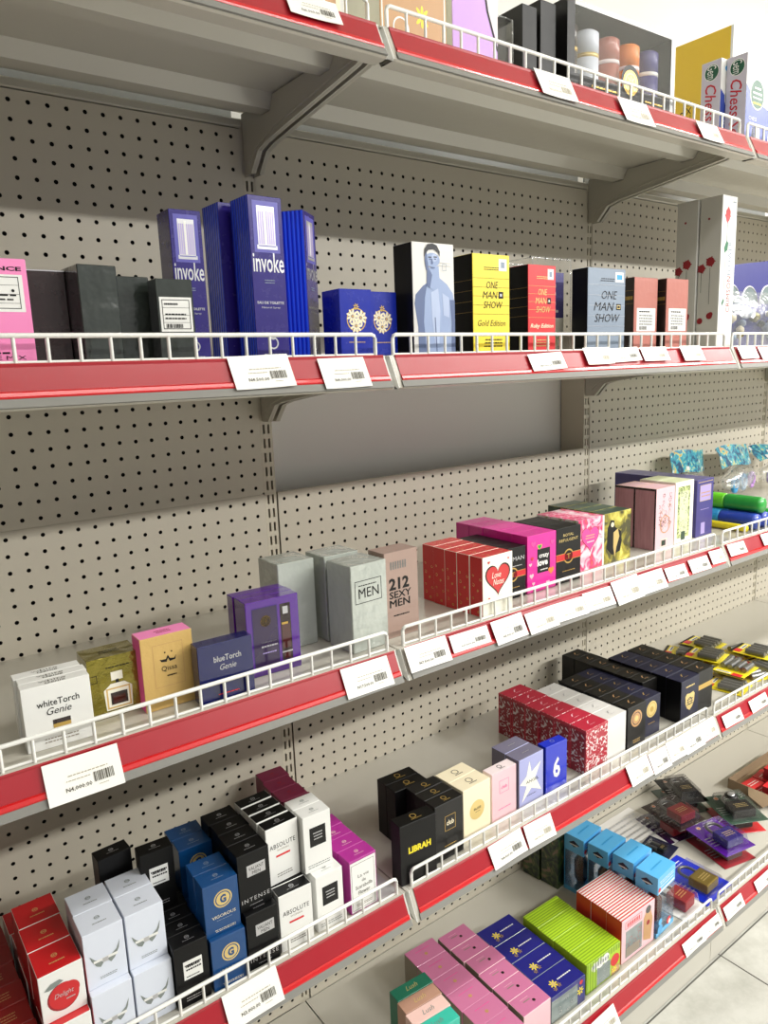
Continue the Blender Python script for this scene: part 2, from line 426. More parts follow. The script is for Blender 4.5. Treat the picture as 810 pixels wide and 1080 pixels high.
# head rail over the panels
for bx in (-1,0,1,2):
    mb = MB(); mb.prism_x([(-.0012,1.8735),(-.0032,1.876),(-.0032,1.886),(-.0012,1.8885),(.01,1.8885),(.01,1.8735)], bx+.013, bx+.987, 'steel')
    mb.box(bx+.0135, bx+.9865, .03, .034, 1.8735, 1.935, 'back_shade')  # strip greyed to stand in for the shaded gap above the rail
    mb.box(bx+.4, bx+.6, .009, .031, 1.8745, 1.880, 'back_shade')
    tag(mb.build('head_rail'), 'thin steel head rail over the back panels of the %s' % NB[bx], 'rail', 'head rails')
# ------------------------------------------------------------------ shelves
def fence_mesh(D, base):
    mb = MB(); y = -D+.007; x0, x1 = .018, .984; h = .0318; r = .0031
    c = [(x0,y,-.004),(x0,y,h-.006),(x0+.0018,y,h-.0018),(x0+.006,y,h),(x1-.006,y,h),(x1-.0018,y,h-.0018),(x1,y,h-.006),(x1,y,-.004)]
    mb.tube(c, r, 'fence_white', 8)
    n = 27
    for i in range(1, n):
        x = x0+(x1-x0)*i/n; mb.tube([(x,y,-.004),(x,y,h)], .0024, 'fence_white', 6)
    mb.tube([(x0,y+.0012,.0022),(x1,y+.0012,.0022)], .0022, 'fence_white', 6)
    return mb.mesh('wire_fence')
def deck_mesh(D, base):
    mb = MB(); x0, x1 = .006, .994; t = .0016
    mb.prism_x([(-.0015,0),(-D+.001,0),(-D+.001,-t),(-.0015,-t)], .0014, .9986, 'deck_steel')
    if base: lip = [(-D+.0008,0),(-D,0),(-D-.018,-.039),(-D-.0225,-.049),(-D-.019,-.051),(-D+.004,-.051),(-D+.004,-.049),(-D-.015,-.046),(-D+.0008,-t)]
    else: lip = [(-D+.0008,0),(-D,0),(-D-.018,-.039),(-D-.0225,-.049),(-D-.019,-.051),(-D+.008,-.0505),(-D+.014,-.042),(-D+.016,-.03),(-D+.0145,-.03),(-D+.0125,-.041),(-D+.006,-.047),(-D-.015,-.046),(-D+.0008,-t)]
    mb.prism_x(lip, x0, x1, 'deck_steel', caps=False)
    if not base:
        mb.prism_x([(-.312,-t),(-.297,-.021),(-.266,-.021),(-.252,-t)], x0, x1, 'deck_steel')
        mb.prism_x([(-.118,-t),(-.107,-.025),(-.076,-.025),(-.072,-t)], x0, x1, 'deck_steel')
    # bent end plates of the front lip
    for x in (x0, x1):
        q = [(-D+.02,0),(-D,0),(-D-.018,-.039),(-D-.0225,-.049),(-D-.019,-.051),(-D+.02,-.03)]
        a, c = (x-.0012, x+.0012)
        mb.prism_x(q, a, c, 'fence_white')
    return mb.mesh('shelf_deck')
def rail_mesh(D):
    mb = MB(); x0, x1 = .0145, .9915
    def pt(s, o): # s down the slope, o outwards
        return (-D-.4190*s-.9080*o, -.9080*s+.4190*o)
    main = [pt(0,.0004),pt(0,.002),pt(.002,.0024),pt(.0045,.0013),(pt(.0335,.0013)),pt(.0335,.0004)]
    mb.prism_x(main, x0, x1, 'rail_red')
    lip = [pt(.0336,.0004),pt(.0336,.0015),pt(.036,.0034),pt(.0405,.0036),pt(.0425,.0025),pt(.0425,.0004)]
    mb.prism_x(lip, x0, x1, 'rail_lip')
    film = [pt(.0427,.0004),pt(.0427,.0022),pt(.0535,.003),pt(.0535,.0004)]
    mb.prism_x(film, x0-.002, x1+.002, 'film_grey')
    return mb.mesh('price_rail')
def bracket_mesh():
    mb = MB(); prof = [(0,-.004),(0,-.112),(-.032,-.112),(-.045,-.098),(-.062,-.08),(-.09,-.073),(-.17,-.063),(-.37,-.039),(-.392,-.032),(-.396,-.024)]
    top = [(-.396,-.004),(-.312,-.004),(-.297,-.0225),(-.266,-.0225),(-.251,-.004),(-.119,-.004),(-.1075,-.0265),(-.0755,-.0265),(-.0705,-.004)]
    poly = prof+top
    t = .0011
    mb.prism_x(poly, -t, t, 'steel')
    # folded lower flange
    for (y0,z0),(y1,z1) in zip(prof[2:-1], prof[3:]):
        mb.raw([(-.0045,y0,z0),(.0045,y0,z0),(.0045,y1,z1),(-.0045,y1,z1),(-.0045,y0,z0+.002),(.0045,y0,z0+.002),(.0045,y1,z1+.002),(-.0045,y1,z1+.002)],
               [(0,1,2,3),(7,6,5,4),(0,4,5,1),(1,5,6,2),(2,6,7,3),(3,7,4,0)], 'steel')
    # embossed stiffener
    mb.tube([(-.0012,-.02,-.095),(-.0012,-.045,-.075),(-.0012,-.12,-.055),(-.0012,-.36,-.028)], .0022, 'steel', 6)
    mb.tube([(.0012,-.02,-.095),(.0012,-.045,-.075),(.0012,-.12,-.055),(.0012,-.36,-.028)], .0022, 'steel', 6)
    return mb.mesh('shelf_bracket')
BRK = bracket_mesh(); SM = {}
LEV = {1:'topmost level',2:'second level down',3:'third level down',4:'fourth level down',5:'bottom level'}
def shelf(k, bx):
    D = DP[k]; key = (D, k == 5)
    if key not in SM: SM[key] = (deck_mesh(D, k == 5), rail_mesh(D), fence_mesh(D, k == 5))
    r = empty('base_shelf' if k == 5 else 'gondola_shelf', (bx, 0, SZ[k]))
    dz = random.uniform(-.0006,.0006)
    tag(r, 'white steel shelf with red price rail, %s, %s' % (LEV[k], NB[bx]), 'shelf', 'gondola shelves')
    link('shelf_deck', SM[key][0], r)
    tag(link('price_rail', SM[key][1], r), 'red price rail')
    tag(link('wire_fence', SM[key][2], r, (0,0,dz)), 'white wire fence')
    if k != 5:
        link('bracket', BRK, r, (.0085,-.001,0)); link('bracket', BRK, r, (.9915,-.001,0))
    return r
for bx in (-1,0,1,2):
    for k in (1,2,3,4,5): shelf(k, bx)
mb = MB(); mb.prism_x([(-.427,-.049),(-.4285,-.049),(-.4285,FLOOR+.004),(-.427,FLOOR+.004),(-.424,FLOOR+.004),(-.424,-.049)], .001, .999, 'deck_steel')
me_k = mb.mesh('kick_plate')
for bx in (-1,0,1,2): tag(link('kick_plate', me_k, None, (bx,0,0)), 'plain cream steel kick plate under the base shelf of the %s' % NB[bx], 'kick plate', 'kick plates')
# ------------------------------------------------------------------ price cards
TILT = -math.atan2(.4190,.9080)
TM = {}
def card_mesh(w, h):
    key = (round(w,2), round(h,3))
    if key not in TM:
        mb = MB(); n = 6; vs = []; fs = []
        for i in range(n+1):
            x = key[0]*i/n
            for j, z in enumerate((0,-key[1]*.5,-key[1])):
                y = -.0003-.0014*(abs(i/n-.5)*2)**2*(j/2)
                vs.append((x,y,z))
        for i in range(n):
            for j in range(2): a = i*3+j; fs.append((a,a+1,a+4,a+3))
        nb = len(vs); vs2 = [(x,y+.0004,z) for x,y,z in vs]
        mb.raw(vs, fs, 'card_paper', True); mb.raw(vs2, [tuple(reversed(f)) for f in fs], 'card_paper', True)
        TM[key] = mb.mesh('paper_card')
    return TM[key], key
PT = {}
def price_card(k, x0, x1, top, bot, price, where, lev=0, dv=0., name='ITEM', faint=False, off=None):
    D = DP[k]; w = min(max(x1-x0, .06), .092); h = max(bot-top, .03); me, key = card_mesh(w, h)
    o = (.0046 if off is None else off)+.0012*lev
    s = top
    r = empty('price_card', (x0, -D-.4190*s-.9080*o, SZ[k]-.9080*s+.4190*o), (TILT, dv/w*1.0, 0))
    tag(r, 'white paper price card %s' % where, 'price card', 'price cards clipped to the shelf rails')
    pc = link('paper_card', me, r)
    W, H = key; pk = (price, key, name, faint)
    if pk not in PT:
        ink, ink2 = ('ink_light','ink_light') if faint else ('ink','ink_light')
        shp = [('lines', ink2, .28, .55, .54, .07, 1), ('lines', ink2, .24, .44, .34, .06, 1),
               ('text', ink, .24, .2, .34, .12, price, {'res':1,'bold':.01}),
               ('lines', ink2, .66, .16, .14, .05, 1)]
        (_, _), _f = face_map('front', W, .001, H, 0)
        mb = MB()
        for vs, fs, mt, lv in flat(shp, W, H): mb.raw([(u, -.0012, v-H) for u, v in vs], fs, mt)
        a = mb.mesh('printed_price')
        mb = MB()
        for vs, fs, mt, lv in flat([('bars', ink, .62, .26, .26, .24)], W, H): mb.raw([(u, -.0013, v-H) for u, v in vs], fs, mt)
        PT[pk] = (a, mb.mesh('barcode'))
    link('printed_price', PT[pk][0], pc); link('barcode', PT[pk][1], pc)
T = {1:[(-.155,-.07,-.005,.03,-.003,'N6,000.00','on the top shelf rail, left-hand bay',0),(.31,.395,-.001,.048,0,'N12,500.00','on the top shelf rail below the dark cartons',1),
        (.529,.617,.006,.056,-.001,'N15,000.00','on the top shelf rail below the set of five jars',1),(.787,.872,.006,.048,0,'N9,500.00','on the top shelf rail below the board game boxes',1)],
     2:[(-.266,-.179,-.001,.047,-.004,'N4,500.00','below the tall ribbed blue cartons',0),(-.129,-.045,.005,.052,-.002,'N4,000.00','below the small blue cartons with floral emblems',0),
        (.305,.397,.007,.04,-.006,'N7,500.00','below the short red carton on the second shelf',0),(.46,.538,-.003,.032,-.001,'N7,500.00','below the gap left of the blue-grey carton',1),
        (.542,.631,-.001,.028,-.004,'N7,500.00','below the blue-grey carton on the second shelf',0),(.64,.734,-.002,.029,0,'N5,000.00','below the dark-sided salmon carton, left of two',1),
        (.783,.865,-.003,.032,0,'N5,000.00','below the dark-sided salmon carton, right of two',1),(1.018,1.103,.003,.033,-.001,'N8,000.00','at the left end of the second rail, right-hand bay',1),
        (1.114,1.205,.004,.036,-.001,'N3,500.00','below the blue bag of toys',0)],
     3:[(-.549,-.462,.004,.054,.001,'N4,000.00','below the white cartons at the left of the third shelf',0),(-.117,-.029,.003,.05,.001,'N17,500.00','below the grey wrapped carton with framed letters',0),
        (.009,.095,.001,.044,.001,'N7,500.00','at the left end of the third rail, middle bay',1),(.107,.194,.006,.031,.002,'N7,500.00','set inside the rail left of the scarlet cartons',0),
        (.206,.291,.005,.048,-.003,'N5,500.00','below the scarlet heart cartons',1),(.293,.368,.01,.05,-.002,'N6,000.00','below the black cartons with a red belt, left row',1),
        (.375,.461,.009,.045,.003,'N5,500.00','below the magenta heart cartons',1),(.463,.551,.007,.045,.003,'N6,500.00','below the black cartons with a round crest',1),
        (.557,.644,.003,.053,-.004,'N5,500.00','below the pink floral heart cartons',1),(.648,.734,.006,.049,0,'N5,500.00','below the yellow-green picture cartons',1),
        (.748,.827,.01,.039,.004,'N7,000.00','between the picture cartons and the pink cartons',0),(.843,.925,.009,.041,.002,'N6,500.00','below the tall pink cartons',0),
        (.932,.992,.004,.036,.004,'N6,500.00','below the pale green carton',1),(1.018,1.1,.002,.03,.004,'N6,500.00','below the tall violet cartons',0),
        (1.181,1.27,.003,.03,.004,'N2,000.00','below the green and blue tubes',0)],
     4:[(-.352,-.265,-.002,.049,-.005,'N3,000.00','below the blue and black cartons on the fourth shelf',0),(.195,.288,.001,.045,-.006,'N4,000.00','below the cream cartons on the fourth shelf, left of a pair',0),
        (.293,.369,0,.043,.004,'N4,000.00','below the lavender cartons on the fourth shelf, right of a pair',1),(.629,.714,-.004,.043,-.003,'N4,500.00','below the plain white cartons on the fourth shelf',1),
        (.715,.786,-.001,.046,0,'N4,500.00','below the black cartons with a bronze disc',0),(.785,.852,-.004,.041,.002,'N4,500.00','below the navy cartons with a gold disc',1),
        (.85,.926,-.003,.045,-.002,'N4,500.00','below the gap beside the winged-crest cartons',0),(.926,.992,-.005,.04,-.001,'N4,500.00','at the right end of the fourth rail, middle bay',1),
        (1.032,1.118,.007,.038,.003,'N1,500.00','at the left end of the fourth rail, right-hand bay',0),(1.166,1.255,.008,.04,-.002,'N1,500.00','below the battery packs, second in its rail',0)],
     5:[(.463,.545,.011,.056,-.008,'N3,500.00','on the base shelf rail below the lime cartons',1),(.823,.91,.011,.042,-.003,'N2,500.00','on the base shelf rail, left of the pair by the joint',0),
        (.914,.99,.009,.039,.001,'N2,500.00','on the base shelf rail, right of the pair by the joint',0),(1.018,1.108,.009,.041,-.003,'N3,000.00','on the base shelf rail below the brass padlock',0),
        (1.179,1.27,.01,.04,-.004,'N3,500.00','on the base shelf rail below the violet padlock',0)]}
NM = ['PERFUME 100ML','VALUE BODY SPRAY','PERFUME 80ML','POCKET PERFUME','EDP PERFUME']
for k, L in T.items():
    for i, (x0,x1,tp,bt,dv,pr,wh,lev) in enumerate(L):
        price_card(k, x0, x1, tp, bt, pr, wh, lev, dv*.6, NM[(i*3+k)%5], faint=(x0 > .25 and lev == 1))
# ------------------------------------------------------------------ lights, world, camera
P('tube_glow', (255,252,244), .5, emit=6)
def ceiling_light(x, y, power, label, L=1.25):
    r = empty('ceiling_light', (x, y, 2.95)); tag(r, label, 'ceiling light', 'fluorescent battens over the aisle')
    mb = MB(); mb.prism_x([(-.06,0),(-.045,-.035),(.045,-.035),(.06,0)], -L/2, L/2, 'white'); mb.build('housing', r)
    mb = MB(); mb.lathe([(.013,-L/2+.02),(.013,L/2-.02)], 'tube_glow', (0,-0.0,-.052), 12, axis='x'); mb.build('fluorescent_tube', r)
    ld = bpy.data.lights.new('tube_light', 'AREA'); ld.shape = 'RECTANGLE'; ld.size = L; ld.size_y = .2; ld.energy = power; ld.color = (1,.985,.95)
    lo = bpy.data.objects.new('tube_light', ld); COL.objects.link(lo); lo.parent = r; lo.location = (0,0,-.075)
for i, (x, pw) in enumerate(((-1.2,LP*.07),(.3,LP*.33),(1.8,LP*.72),(3.3,LP*1.3),(4.8,LP*1.3))):
    ceiling_light(x, -1.42, pw, 'ceiling batten light over the aisle, %s of the near row' % ORD[i].replace(' from the front',''))
for i, (x, pw) in enumerate(((-.2,LP*.4),(1.6,LP*2.8),(3.4,LP*7.),(5.2,LP*4.5))):  # far row is added as frontal fill, stronger towards the right
    ceiling_light(x, -3.3, pw, 'added batten light, frontal fill for the shelves, %s of the far row' % ORD[i].replace(' from the front',''))
w = bpy.data.worlds.new('shop'); scene.world = w; w.use_nodes = True
w.node_tree.nodes['Background'].inputs['Color'].default_value = (1,.99,.96,1)
w.node_tree.nodes['Background'].inputs['Strength'].default_value = WS
cam = bpy.data.cameras.new('camera'); co = bpy.data.objects.new('camera', cam); COL.objects.link(co)
cam.sensor_fit = 'VERTICAL'; cam.sensor_height = 36; cam.lens = 780.327/1080*36; cam.clip_start = .01
yaw, pit, rol = .63899, .18873, -.03867
cy, sy, cp, sp = math.cos(yaw), math.sin(yaw), math.cos(pit), math.sin(pit)
f = Vector((sy*cp, cy*cp, -sp)); r0 = Vector((cy,-sy,0)); u0 = r0.cross(f)
rr = r0*math.cos(rol)+u0*math.sin(rol); uu = -r0*math.sin(rol)+u0*math.cos(rol)
co.matrix_world = Matrix.Translation((-.6973,-1.3185,1.4270)) @ Matrix((rr, uu, -f)).transposed().to_4x4()
scene.camera = co
vs = scene.view_settings; scene.display_settings.display_device = 'sRGB'
vs.view_transform = 'Standard'; vs.look = 'None'; vs.exposure = EXPO; vs.gamma = 1; vs.use_curve_mapping = False
# ------------------------------------------------------------------ printed materials
P('pinkA',(246,142,196),.4,coat=.2); P('browncarton',(44,30,30),.25,coat=.5,bump=.25)
P('wrap_black',(50,56,52),.2,coat=1,bump=1.2,bscale=20); P('wrap_grey',(180,186,178),.18,coat=1,bump=1.3,bscale=22)
P('wrap_dark',(30,30,32),.2,coat=.8,bump=.4,bscale=25)
P('violet',(42,30,118),.25,coat=.5); P('cobalt',(12,42,196),.3,coat=.5); P('royalblue',(20,40,160),.25,coat=.5)
pattern('ribblue', [(0,(8,34,190)),(.35,(18,64,230)),(1,(44,92,245))], 46, .3, 'wave_y', .5, bump=.6)
P('dirty_white',(226,224,220),.35,coat=.3); P('skin_blue',(150,168,205),.5); P('skin_dark',(92,108,148),.5); P('skin_light',(178,192,222),.5); P('hair',(34,36,44),.5)
P('yellow',(246,222,60),.4,coat=.2); P('cardred',(214,38,44),.4,coat=.2); P('bluegrey',(134,148,166),.4,coat=.2)
P('salmon',(186,116,104),.3,coat=.5,bump=.15); P('darkbrown',(48,36,34),.3,coat=.5)
P('offwhite_side',(208,206,198),.5); P('cream',(244,232,200),.4,coat=.2); P('rosered',(150,30,40),.5); P('stem',(40,60,44),.6)
P('goldfoil',(140,128,40),.2,metal=.75,coat=.6,bump=.5,bscale=45); P('kraftgold',(212,176,104),.45,coat=.1,bump=.15,bscale=120)
P('navyglossy',(12,20,84),.2,coat=.8); P('purplegloss',(82,24,140),.18,coat=.9); P('purpledark',(40,14,66),.2,coat=.8)
P('roseclay',(168,142,130),.4,coat=.3); P('scarlet',(206,30,34),.35,coat=.3)
P('magenta',(226,34,156),.35,coat=.3); P('blackcard',(20,20,20),.4,coat=.08,spec=.3); P('darkgreen',(52,78,62),.4,coat=.2)
P('violetcarton',(72,66,134),.4,coat=.2); P('violettop',(96,92,142),.4,coat=.2)
pattern('woodpink', [(0,(170,112,122)),(.5,(200,142,150)),(1,(214,160,166))], 30, .5, 'noise', .1, (6,6,.5), dist=.6, detail=4)
pattern('goldpic', [(0,(40,40,16)),(.42,(78,74,26)),(.55,(176,164,52)),(.7,(232,222,110)),(1,(250,244,190))], 26, .35, 'noise', .3, dist=1.2, detail=3)
pattern('floralpink', [(0,(255,246,246)),(.4,(250,214,224)),(.52,(236,90,140)),(.62,(214,34,98)),(.75,(240,120,90)),(1,(255,240,220))], 34, .4, 'noise', .2, dist=1.5)
pattern('floralside', [(0,(60,120,60)),(.36,(150,170,90)),(.46,(246,238,232)),(.6,(248,236,232)),(.68,(222,60,110)),(1,(240,170,180))], 36, .4, 'noise', .2, dist=1.)
pattern('damask', [(0,(232,222,222)),(.42,(232,222,222)),(.46,(176,18,46)),(1,(160,14,40))], 70, .4, 'noise', .2, dist=2.4, detail=1)
pattern('damaskside', [(0,(220,206,208)),(.42,(220,206,208)),(.46,(150,16,44)),(1,(132,12,38))], 55, .4, 'noise', .2, dist=2.4, detail=1)
pattern('sageprint', [(0,(54,74,36)),(.4,(96,116,60)),(.52,(196,206,140)),(1,(232,238,190))], 60, .4, 'noise', .2, dist=2)
P('palegreen',(226,232,188),.4,coat=.2); P('ivory',(246,244,228),.4,coat=.2)
P('applered',(206,24,32),.3,coat=.4); P('deepred',(150,12,20),.3,coat=.4); P('icewhite',(222,228,240),.4,coat=.2)
P('steelblue',(12,70,126),.32,coat=.3); P('maroon',(120,24,62),.35,coat=.3); P('fuchsia',(176,44,146),.35,coat=.3)
P('blushwhite',(244,228,230),.4,coat=.2); P('blush',(240,196,204),.4,coat=.2); P('lavender',(168,172,220),.4,coat=.2); P('lavtop',(120,116,138),.35,coat=.3)
P('crimson',(190,36,62),.4,coat=.2); P('navycard',(28,30,56),.4,coat=.1,spec=.3); P('charcoal',(24,23,22),.4,coat=.1,spec=.3)
P('tealgreen',(30,118,92),.4,coat=.2); P('aqua',(60,196,172),.4,coat=.2); P('tan',(190,146,124),.4,coat=.2); P('peach',(246,206,196),.4,coat=.2)
P('rosepink',(206,120,160),.35,coat=.3); P('rosegrey',(150,140,126),.5); P('deepnavy',(28,28,124),.35,coat=.3)
P('lime',(180,214,44),.4,coat=.2); P('limedark',(132,170,30),.4); P('stripered',(206,52,44),.4); P('skyblue',(92,184,238),.35,coat=.3)
P('windowgrey',(128,142,142),.15,coat=.8); P('brass',(150,128,60),.35,metal=.6); P('steelgrey',(130,130,128),.3,metal=.7)
P('orange',(240,140,60),.4); P('palegold',(226,200,130),.3,metal=.3); P('darkglass',(70,14,14),.1,coat=1)
P('leafgrey',(132,140,136),.4); P('green',(30,110,70),.4); P('bright_yellow',(246,226,40),.4); P('toygreen',(40,160,60),.35,coat=.3); P('limegreen',(110,214,40),.35,coat=.3)
P('toyblue',(44,74,180),.35,coat=.3); P('azure',(50,160,220),.35,coat=.3); P('cardboard',(150,128,100),.7); P('lilac',(176,160,214),.4)
P('hotpink',(236,80,160),.4); P('candypink',(248,140,196),.4); P('capshade',(92,88,176),.3,coat=.4); P('lightlilac',(196,150,220),.4); P('amber',(196,150,100),.3)
clear('film', rough=.1, amount=.03, bump=.4, bscale=40); clear('film_wrinkled', rough=.14, amount=.12, bump=1.0, bscale=55, haze=.10)
clear('film_box', rough=.06, amount=.03, bump=.12, bscale=15, haze=.01, edge=.12); clear('smoke_film', (90,84,88), .08, .05, .6, 30, haze=.1); clear('grey_sheet', (220,222,220), .3, .1, .2, 10, haze=.6)
# ------------------------------------------------------------------ carton designs (fractions of each face)
def emb(mt='silver', u=.5, v=.55, r=.09):
    return ('maker_mark','top',[('ring',mt,u,v,r*.62,r*.78),('ring',mt,u-r*.25,v,r*.18,r*.32),('ring',mt,u+r*.25,v,r*.18,r*.32),('lines',mt,u-.18,v-.28,.36,.1,1)])
T8 = 'black'
design('pinkA','body_spray_carton',.14,.05,.117,'pinkA','pinkA','pinkA',[
 ('printed_text','front',[('text',T8,.42,.885,.54,.04,'FRAGRANCE',{'bold':.03}),('lines',T8,.3,.09,.5,.05,1),('text',T8,.3,.045,.62,.04,'EXCLUSIVE MIX',{}),('lines',T8,.2,.0,.72,.045,1)]),
 ('paper_label','front',[('rect','white',.3,.5,.66,.35),('frame',T8,.33,.53,.6,.3,.006),('rules',T8,.33,.58,.6,.17,3),('lines',T8,.36,.76,.4,.05,1),('bars',T8,.38,.54,.26,.05),('disc',T8,.88,.7,.012),('lines',T8,.36,.6,.54,.08,2)])])
design('brown','wrapped_carton',.05,.05,.114,'browncarton',prints=[('foil_line','front',[('rect','silver',0,.985,1,.012)])])
design('wblack','wrapped_carton',.048,.06,.117,'wrap_black',bevel=.001)
design('wblack2','wrapped_carton',.05,.05,.11,'wrap_black',bevel=.001)
design('tester','small_wrapped_carton',.049,.03,.104,'wrap_black','wrap_dark','wrap_dark',[
 ('paper_label','front',[('rect','white',.06,.36,.88,.42),('frame',T8,.12,.39,.76,.36,.02),('rules',T8,.12,.47,.76,.18,3),('lines',T8,.16,.67,.4,.06,1),('bars',T8,.2,.405,.45,.05),('lines',T8,.16,.5,.6,.1,2)])])
inv = [('bottle_cap_picture','front',[('rect','capshade',.12,.66,.76,.31),('rect','silver',.24,.70,.52,.24),('vbars','lilac',.26,.71,.48,.2,8),('rect','white',.44,.71,.07,.22),('rect','silver',.2,.68,.6,.025),('rect','capshade',.24,.697,.52,.006)]),
 ('brand_name','front',[('text','silver',.05,.54,.92,.12,'invoke',{'bold':.01}),('text','silver',.1,.345,.8,.016,'EAU DE TOILETTE',{'bold':.02}),('text','silver',.22,.315,.56,.014,'Natural Spray'),('lines','bluegrey',.35,.47,.3,.03,2)]),
 ('crest','front',[('ring','silver',.5,.1,.12,.16),('ring','silver',.5,.14,.05,.08),('lines','silver',.2,.02,.6,.02,1)])]
design('inv1','tall_perfume_carton',.045,.045,.2,'violet','violet','violet',inv)
design('inv','tall_perfume_carton',.054,.05,.222,'violet','ribblue','ribblue',inv)
fl = [('floral_emblem','front',[('ring','gold',.5,.55,.27,.3),('flower','cream',.38,.6,.19,9),('flower','cream',.63,.58,.2,9),('flower','cream',.48,.46,.19,9),('flower','gold',.5,.74,.09,7),('disc','gold',.38,.6,.03),('disc','gold',.63,.58,.03),('disc','gold',.48,.46,.03)]),
      ('arched_line','front',[('lines','gold',.25,.2,.5,.04,1)])]
design('flor','small_blue_carton',.06,.05,.102,'royalblue',prints=fl)
design('torso','perfume_carton',.088,.05,.178,'dirty_white','black','black',[
 ('figure_picture','front',[
  ('poly','skin_blue',[(.1,0),(.1,.25),(.03,.46),(.06,.54),(.24,.62),(.38,.66),(.62,.7),(.82,.64),(.96,.56),(1,.46),(1,0)]),
  ('poly','skin_dark',[(.03,.46),(.06,.54),(.24,.62),(.34,.64),(.28,.52),(.24,.3),(.3,0),(.1,0),(.1,.25)]),
  ('poly','skin_light',[(.42,.56),(.6,.6),(.64,.4),(.6,.1),(.5,.1),(.44,.34)]),
  ('poly','skin_light',[(.7,.56),(.86,.52),(.86,.34),(.72,.36)]),
  ('poly','skin_dark',[(.88,.5),(.92,.3),(.9,0),(1,0),(1,.5)]),
  ('poly','skin_dark',[(.5,.34),(.515,.12),(.53,0),(.55,0),(.54,.14),(.52,.34)]),
  ('poly','skin_blue',[(.36,.78),(.36,.62),(.48,.58),(.64,.66),(.62,.8)]),
  ('poly','skin_dark',[(.34,.76),(.32,.62),(.4,.6),(.44,.68),(.46,.72)]),
  ('disc','skin_blue',.47,.85,.18,.125),
  ('poly','skin_dark',[(.29,.84),(.32,.76),(.4,.725),(.45,.725),(.38,.78),(.35,.85),(.34,.93),(.3,.9)]),
  ('disc','skin_light',.52,.87,.07,.07),
  ('poly','hair',[(.28,.87),(.29,.94),(.36,.985),(.48,.995),(.58,.98),(.65,.93),(.65,.88),(.61,.92),(.5,.945),(.38,.935),(.31,.9)]),
  ('rect','hair',.37,.868,.08,.009),('rect','hair',.5,.872,.08,.009),('rect','skin_dark',.39,.85,.05,.01),('rect','skin_dark',.51,.853,.05,.01),
  ('poly','skin_dark',[(.45,.86),(.47,.86),(.48,.815),(.44,.812)]),('rect','skin_dark',.43,.776,.09,.009),
  ('lines','white',.62,.8,.32,.05,2),('frame','bluegrey',.7,.76,.1,.06,.008)])])
def oms(ink): return [('brand_name','front',[('text',ink,.36,.66,.32,.07,'ONE',{'shear':.2}),('text',ink,.26,.56,.4,.07,'MAN',{'shear':.2}),('text',ink,.28,.46,.52,.07,'SHOW',{'shear':.2}),('lines',ink,.3,.84,.4,.04,2),('rules',ink,0,.4,1,.36,5),('lines',ink,.28,.06,.5,.1,3)]),
 ('square_emblem','front',[('rect','black',.69,.56,.13,.07),('rect','silver',.73,.58,.05,.03)]),('paper_sticker','front',[('rect','white',.7,.84,.22,.12),('rect','bluegrey',.76,.87,.1,.06)]),
 ('foil_lines','left',[('rules','gold',0,.42,1,.32,4)])]
design('omsY','perfume_carton',.088,.05,.168,'yellow','black','black',oms('black')+[('edition_text','front',[('text','black',.12,.28,.76,.06,'Gold Edition',{'shear':.3})])])
design('omsR','perfume_carton',.076,.05,.157,'cardred','black','black',oms('palegold')+[('edition_text','front',[('text','cream',.08,.27,.84,.06,'Ruby Edition',{'shear':.3,'bold':.02})])])
design('omsG','perfume_carton',.116,.04,.16,'bluegrey','navycard','black',[
 ('brand_name','front',[('text','black',.36,.63,.42,.1,'ONE',{'shear':.25}),('text','black',.16,.49,.54,.1,'MAN',{'shear':.25}),('text','black',.18,.35,.68,.1,'SHOW',{'shear':.25}),('lines','black',.32,.84,.38,.05,2),('rules','silver',0,.3,1,.5,5)]),
 ('square_emblem','front',[('rect','black',.76,.5,.13,.075),('frame','palegold',.78,.515,.09,.045,.012)]),('paper_sticker','front',[('rect','white',.72,.84,.23,.12),('rect','azure',.76,.87,.15,.06)])])
design('salm','perfume_carton',.084,.04,.15,'salmon','darkbrown','darkbrown',[
 ('paper_label','front',[('rect','white',.12,.26,.8,.32),('lines',T8,.2,.34,.6,.16,4),('bars',T8,.24,.28,.3,.05),('lines',T8,.2,.51,.5,.05,1)]),('side_text','left',[('lines','gold',.1,.66,.8,.14,1),('rules','gold',.05,.64,.9,.18,2)])])
rose = [('rose_print','left',[('flower','rosered',.55,.58,.24,5),('disc','rosered',.55,.58,.19),('rect','stem',.535,.3,.02,.24),('flower','rosered',.15,.54,.22,5),('disc','rosered',.15,.54,.17),('rect','stem',.14,.38,.02,.14),('disc','rosered',.6,.22,.14),('disc','rosered',.66,.23,.1),('disc','rosered',.16,.19,.13),('disc','rosered',.42,.86,.05)])]
design('crim','tall_rose_carton',.065,.055,.35,'white','white','offwhite_side',[
 ('rose_print','front',[('flower','cardred',.38,.87,.2,6),('poly','cardred',[(.25,.9),(.22,.86),(.35,.82),(.52,.85),(.55,.9),(.4,.93)]),('rect','stem',.36,.66,.025,.17),('poly','green',[(.2,.66),(.35,.71),(.48,.7),(.44,.65),(.25,.63)]),('rect','stem',.3,.3,.015,.34),('poly','green',[(.18,.3),(.3,.33),(.36,.32),(.22,.28)])]),
 ('brand_name','front',[('text','rosered',.5,.24,.26,.24,'CRIMSON',{'rot':90}),('text','bluegrey',.5,.49,.24,.22,'FLOWER',{'rot':90}),('lines','bluegrey',.7,.955,.2,.02,1)])]+rose)
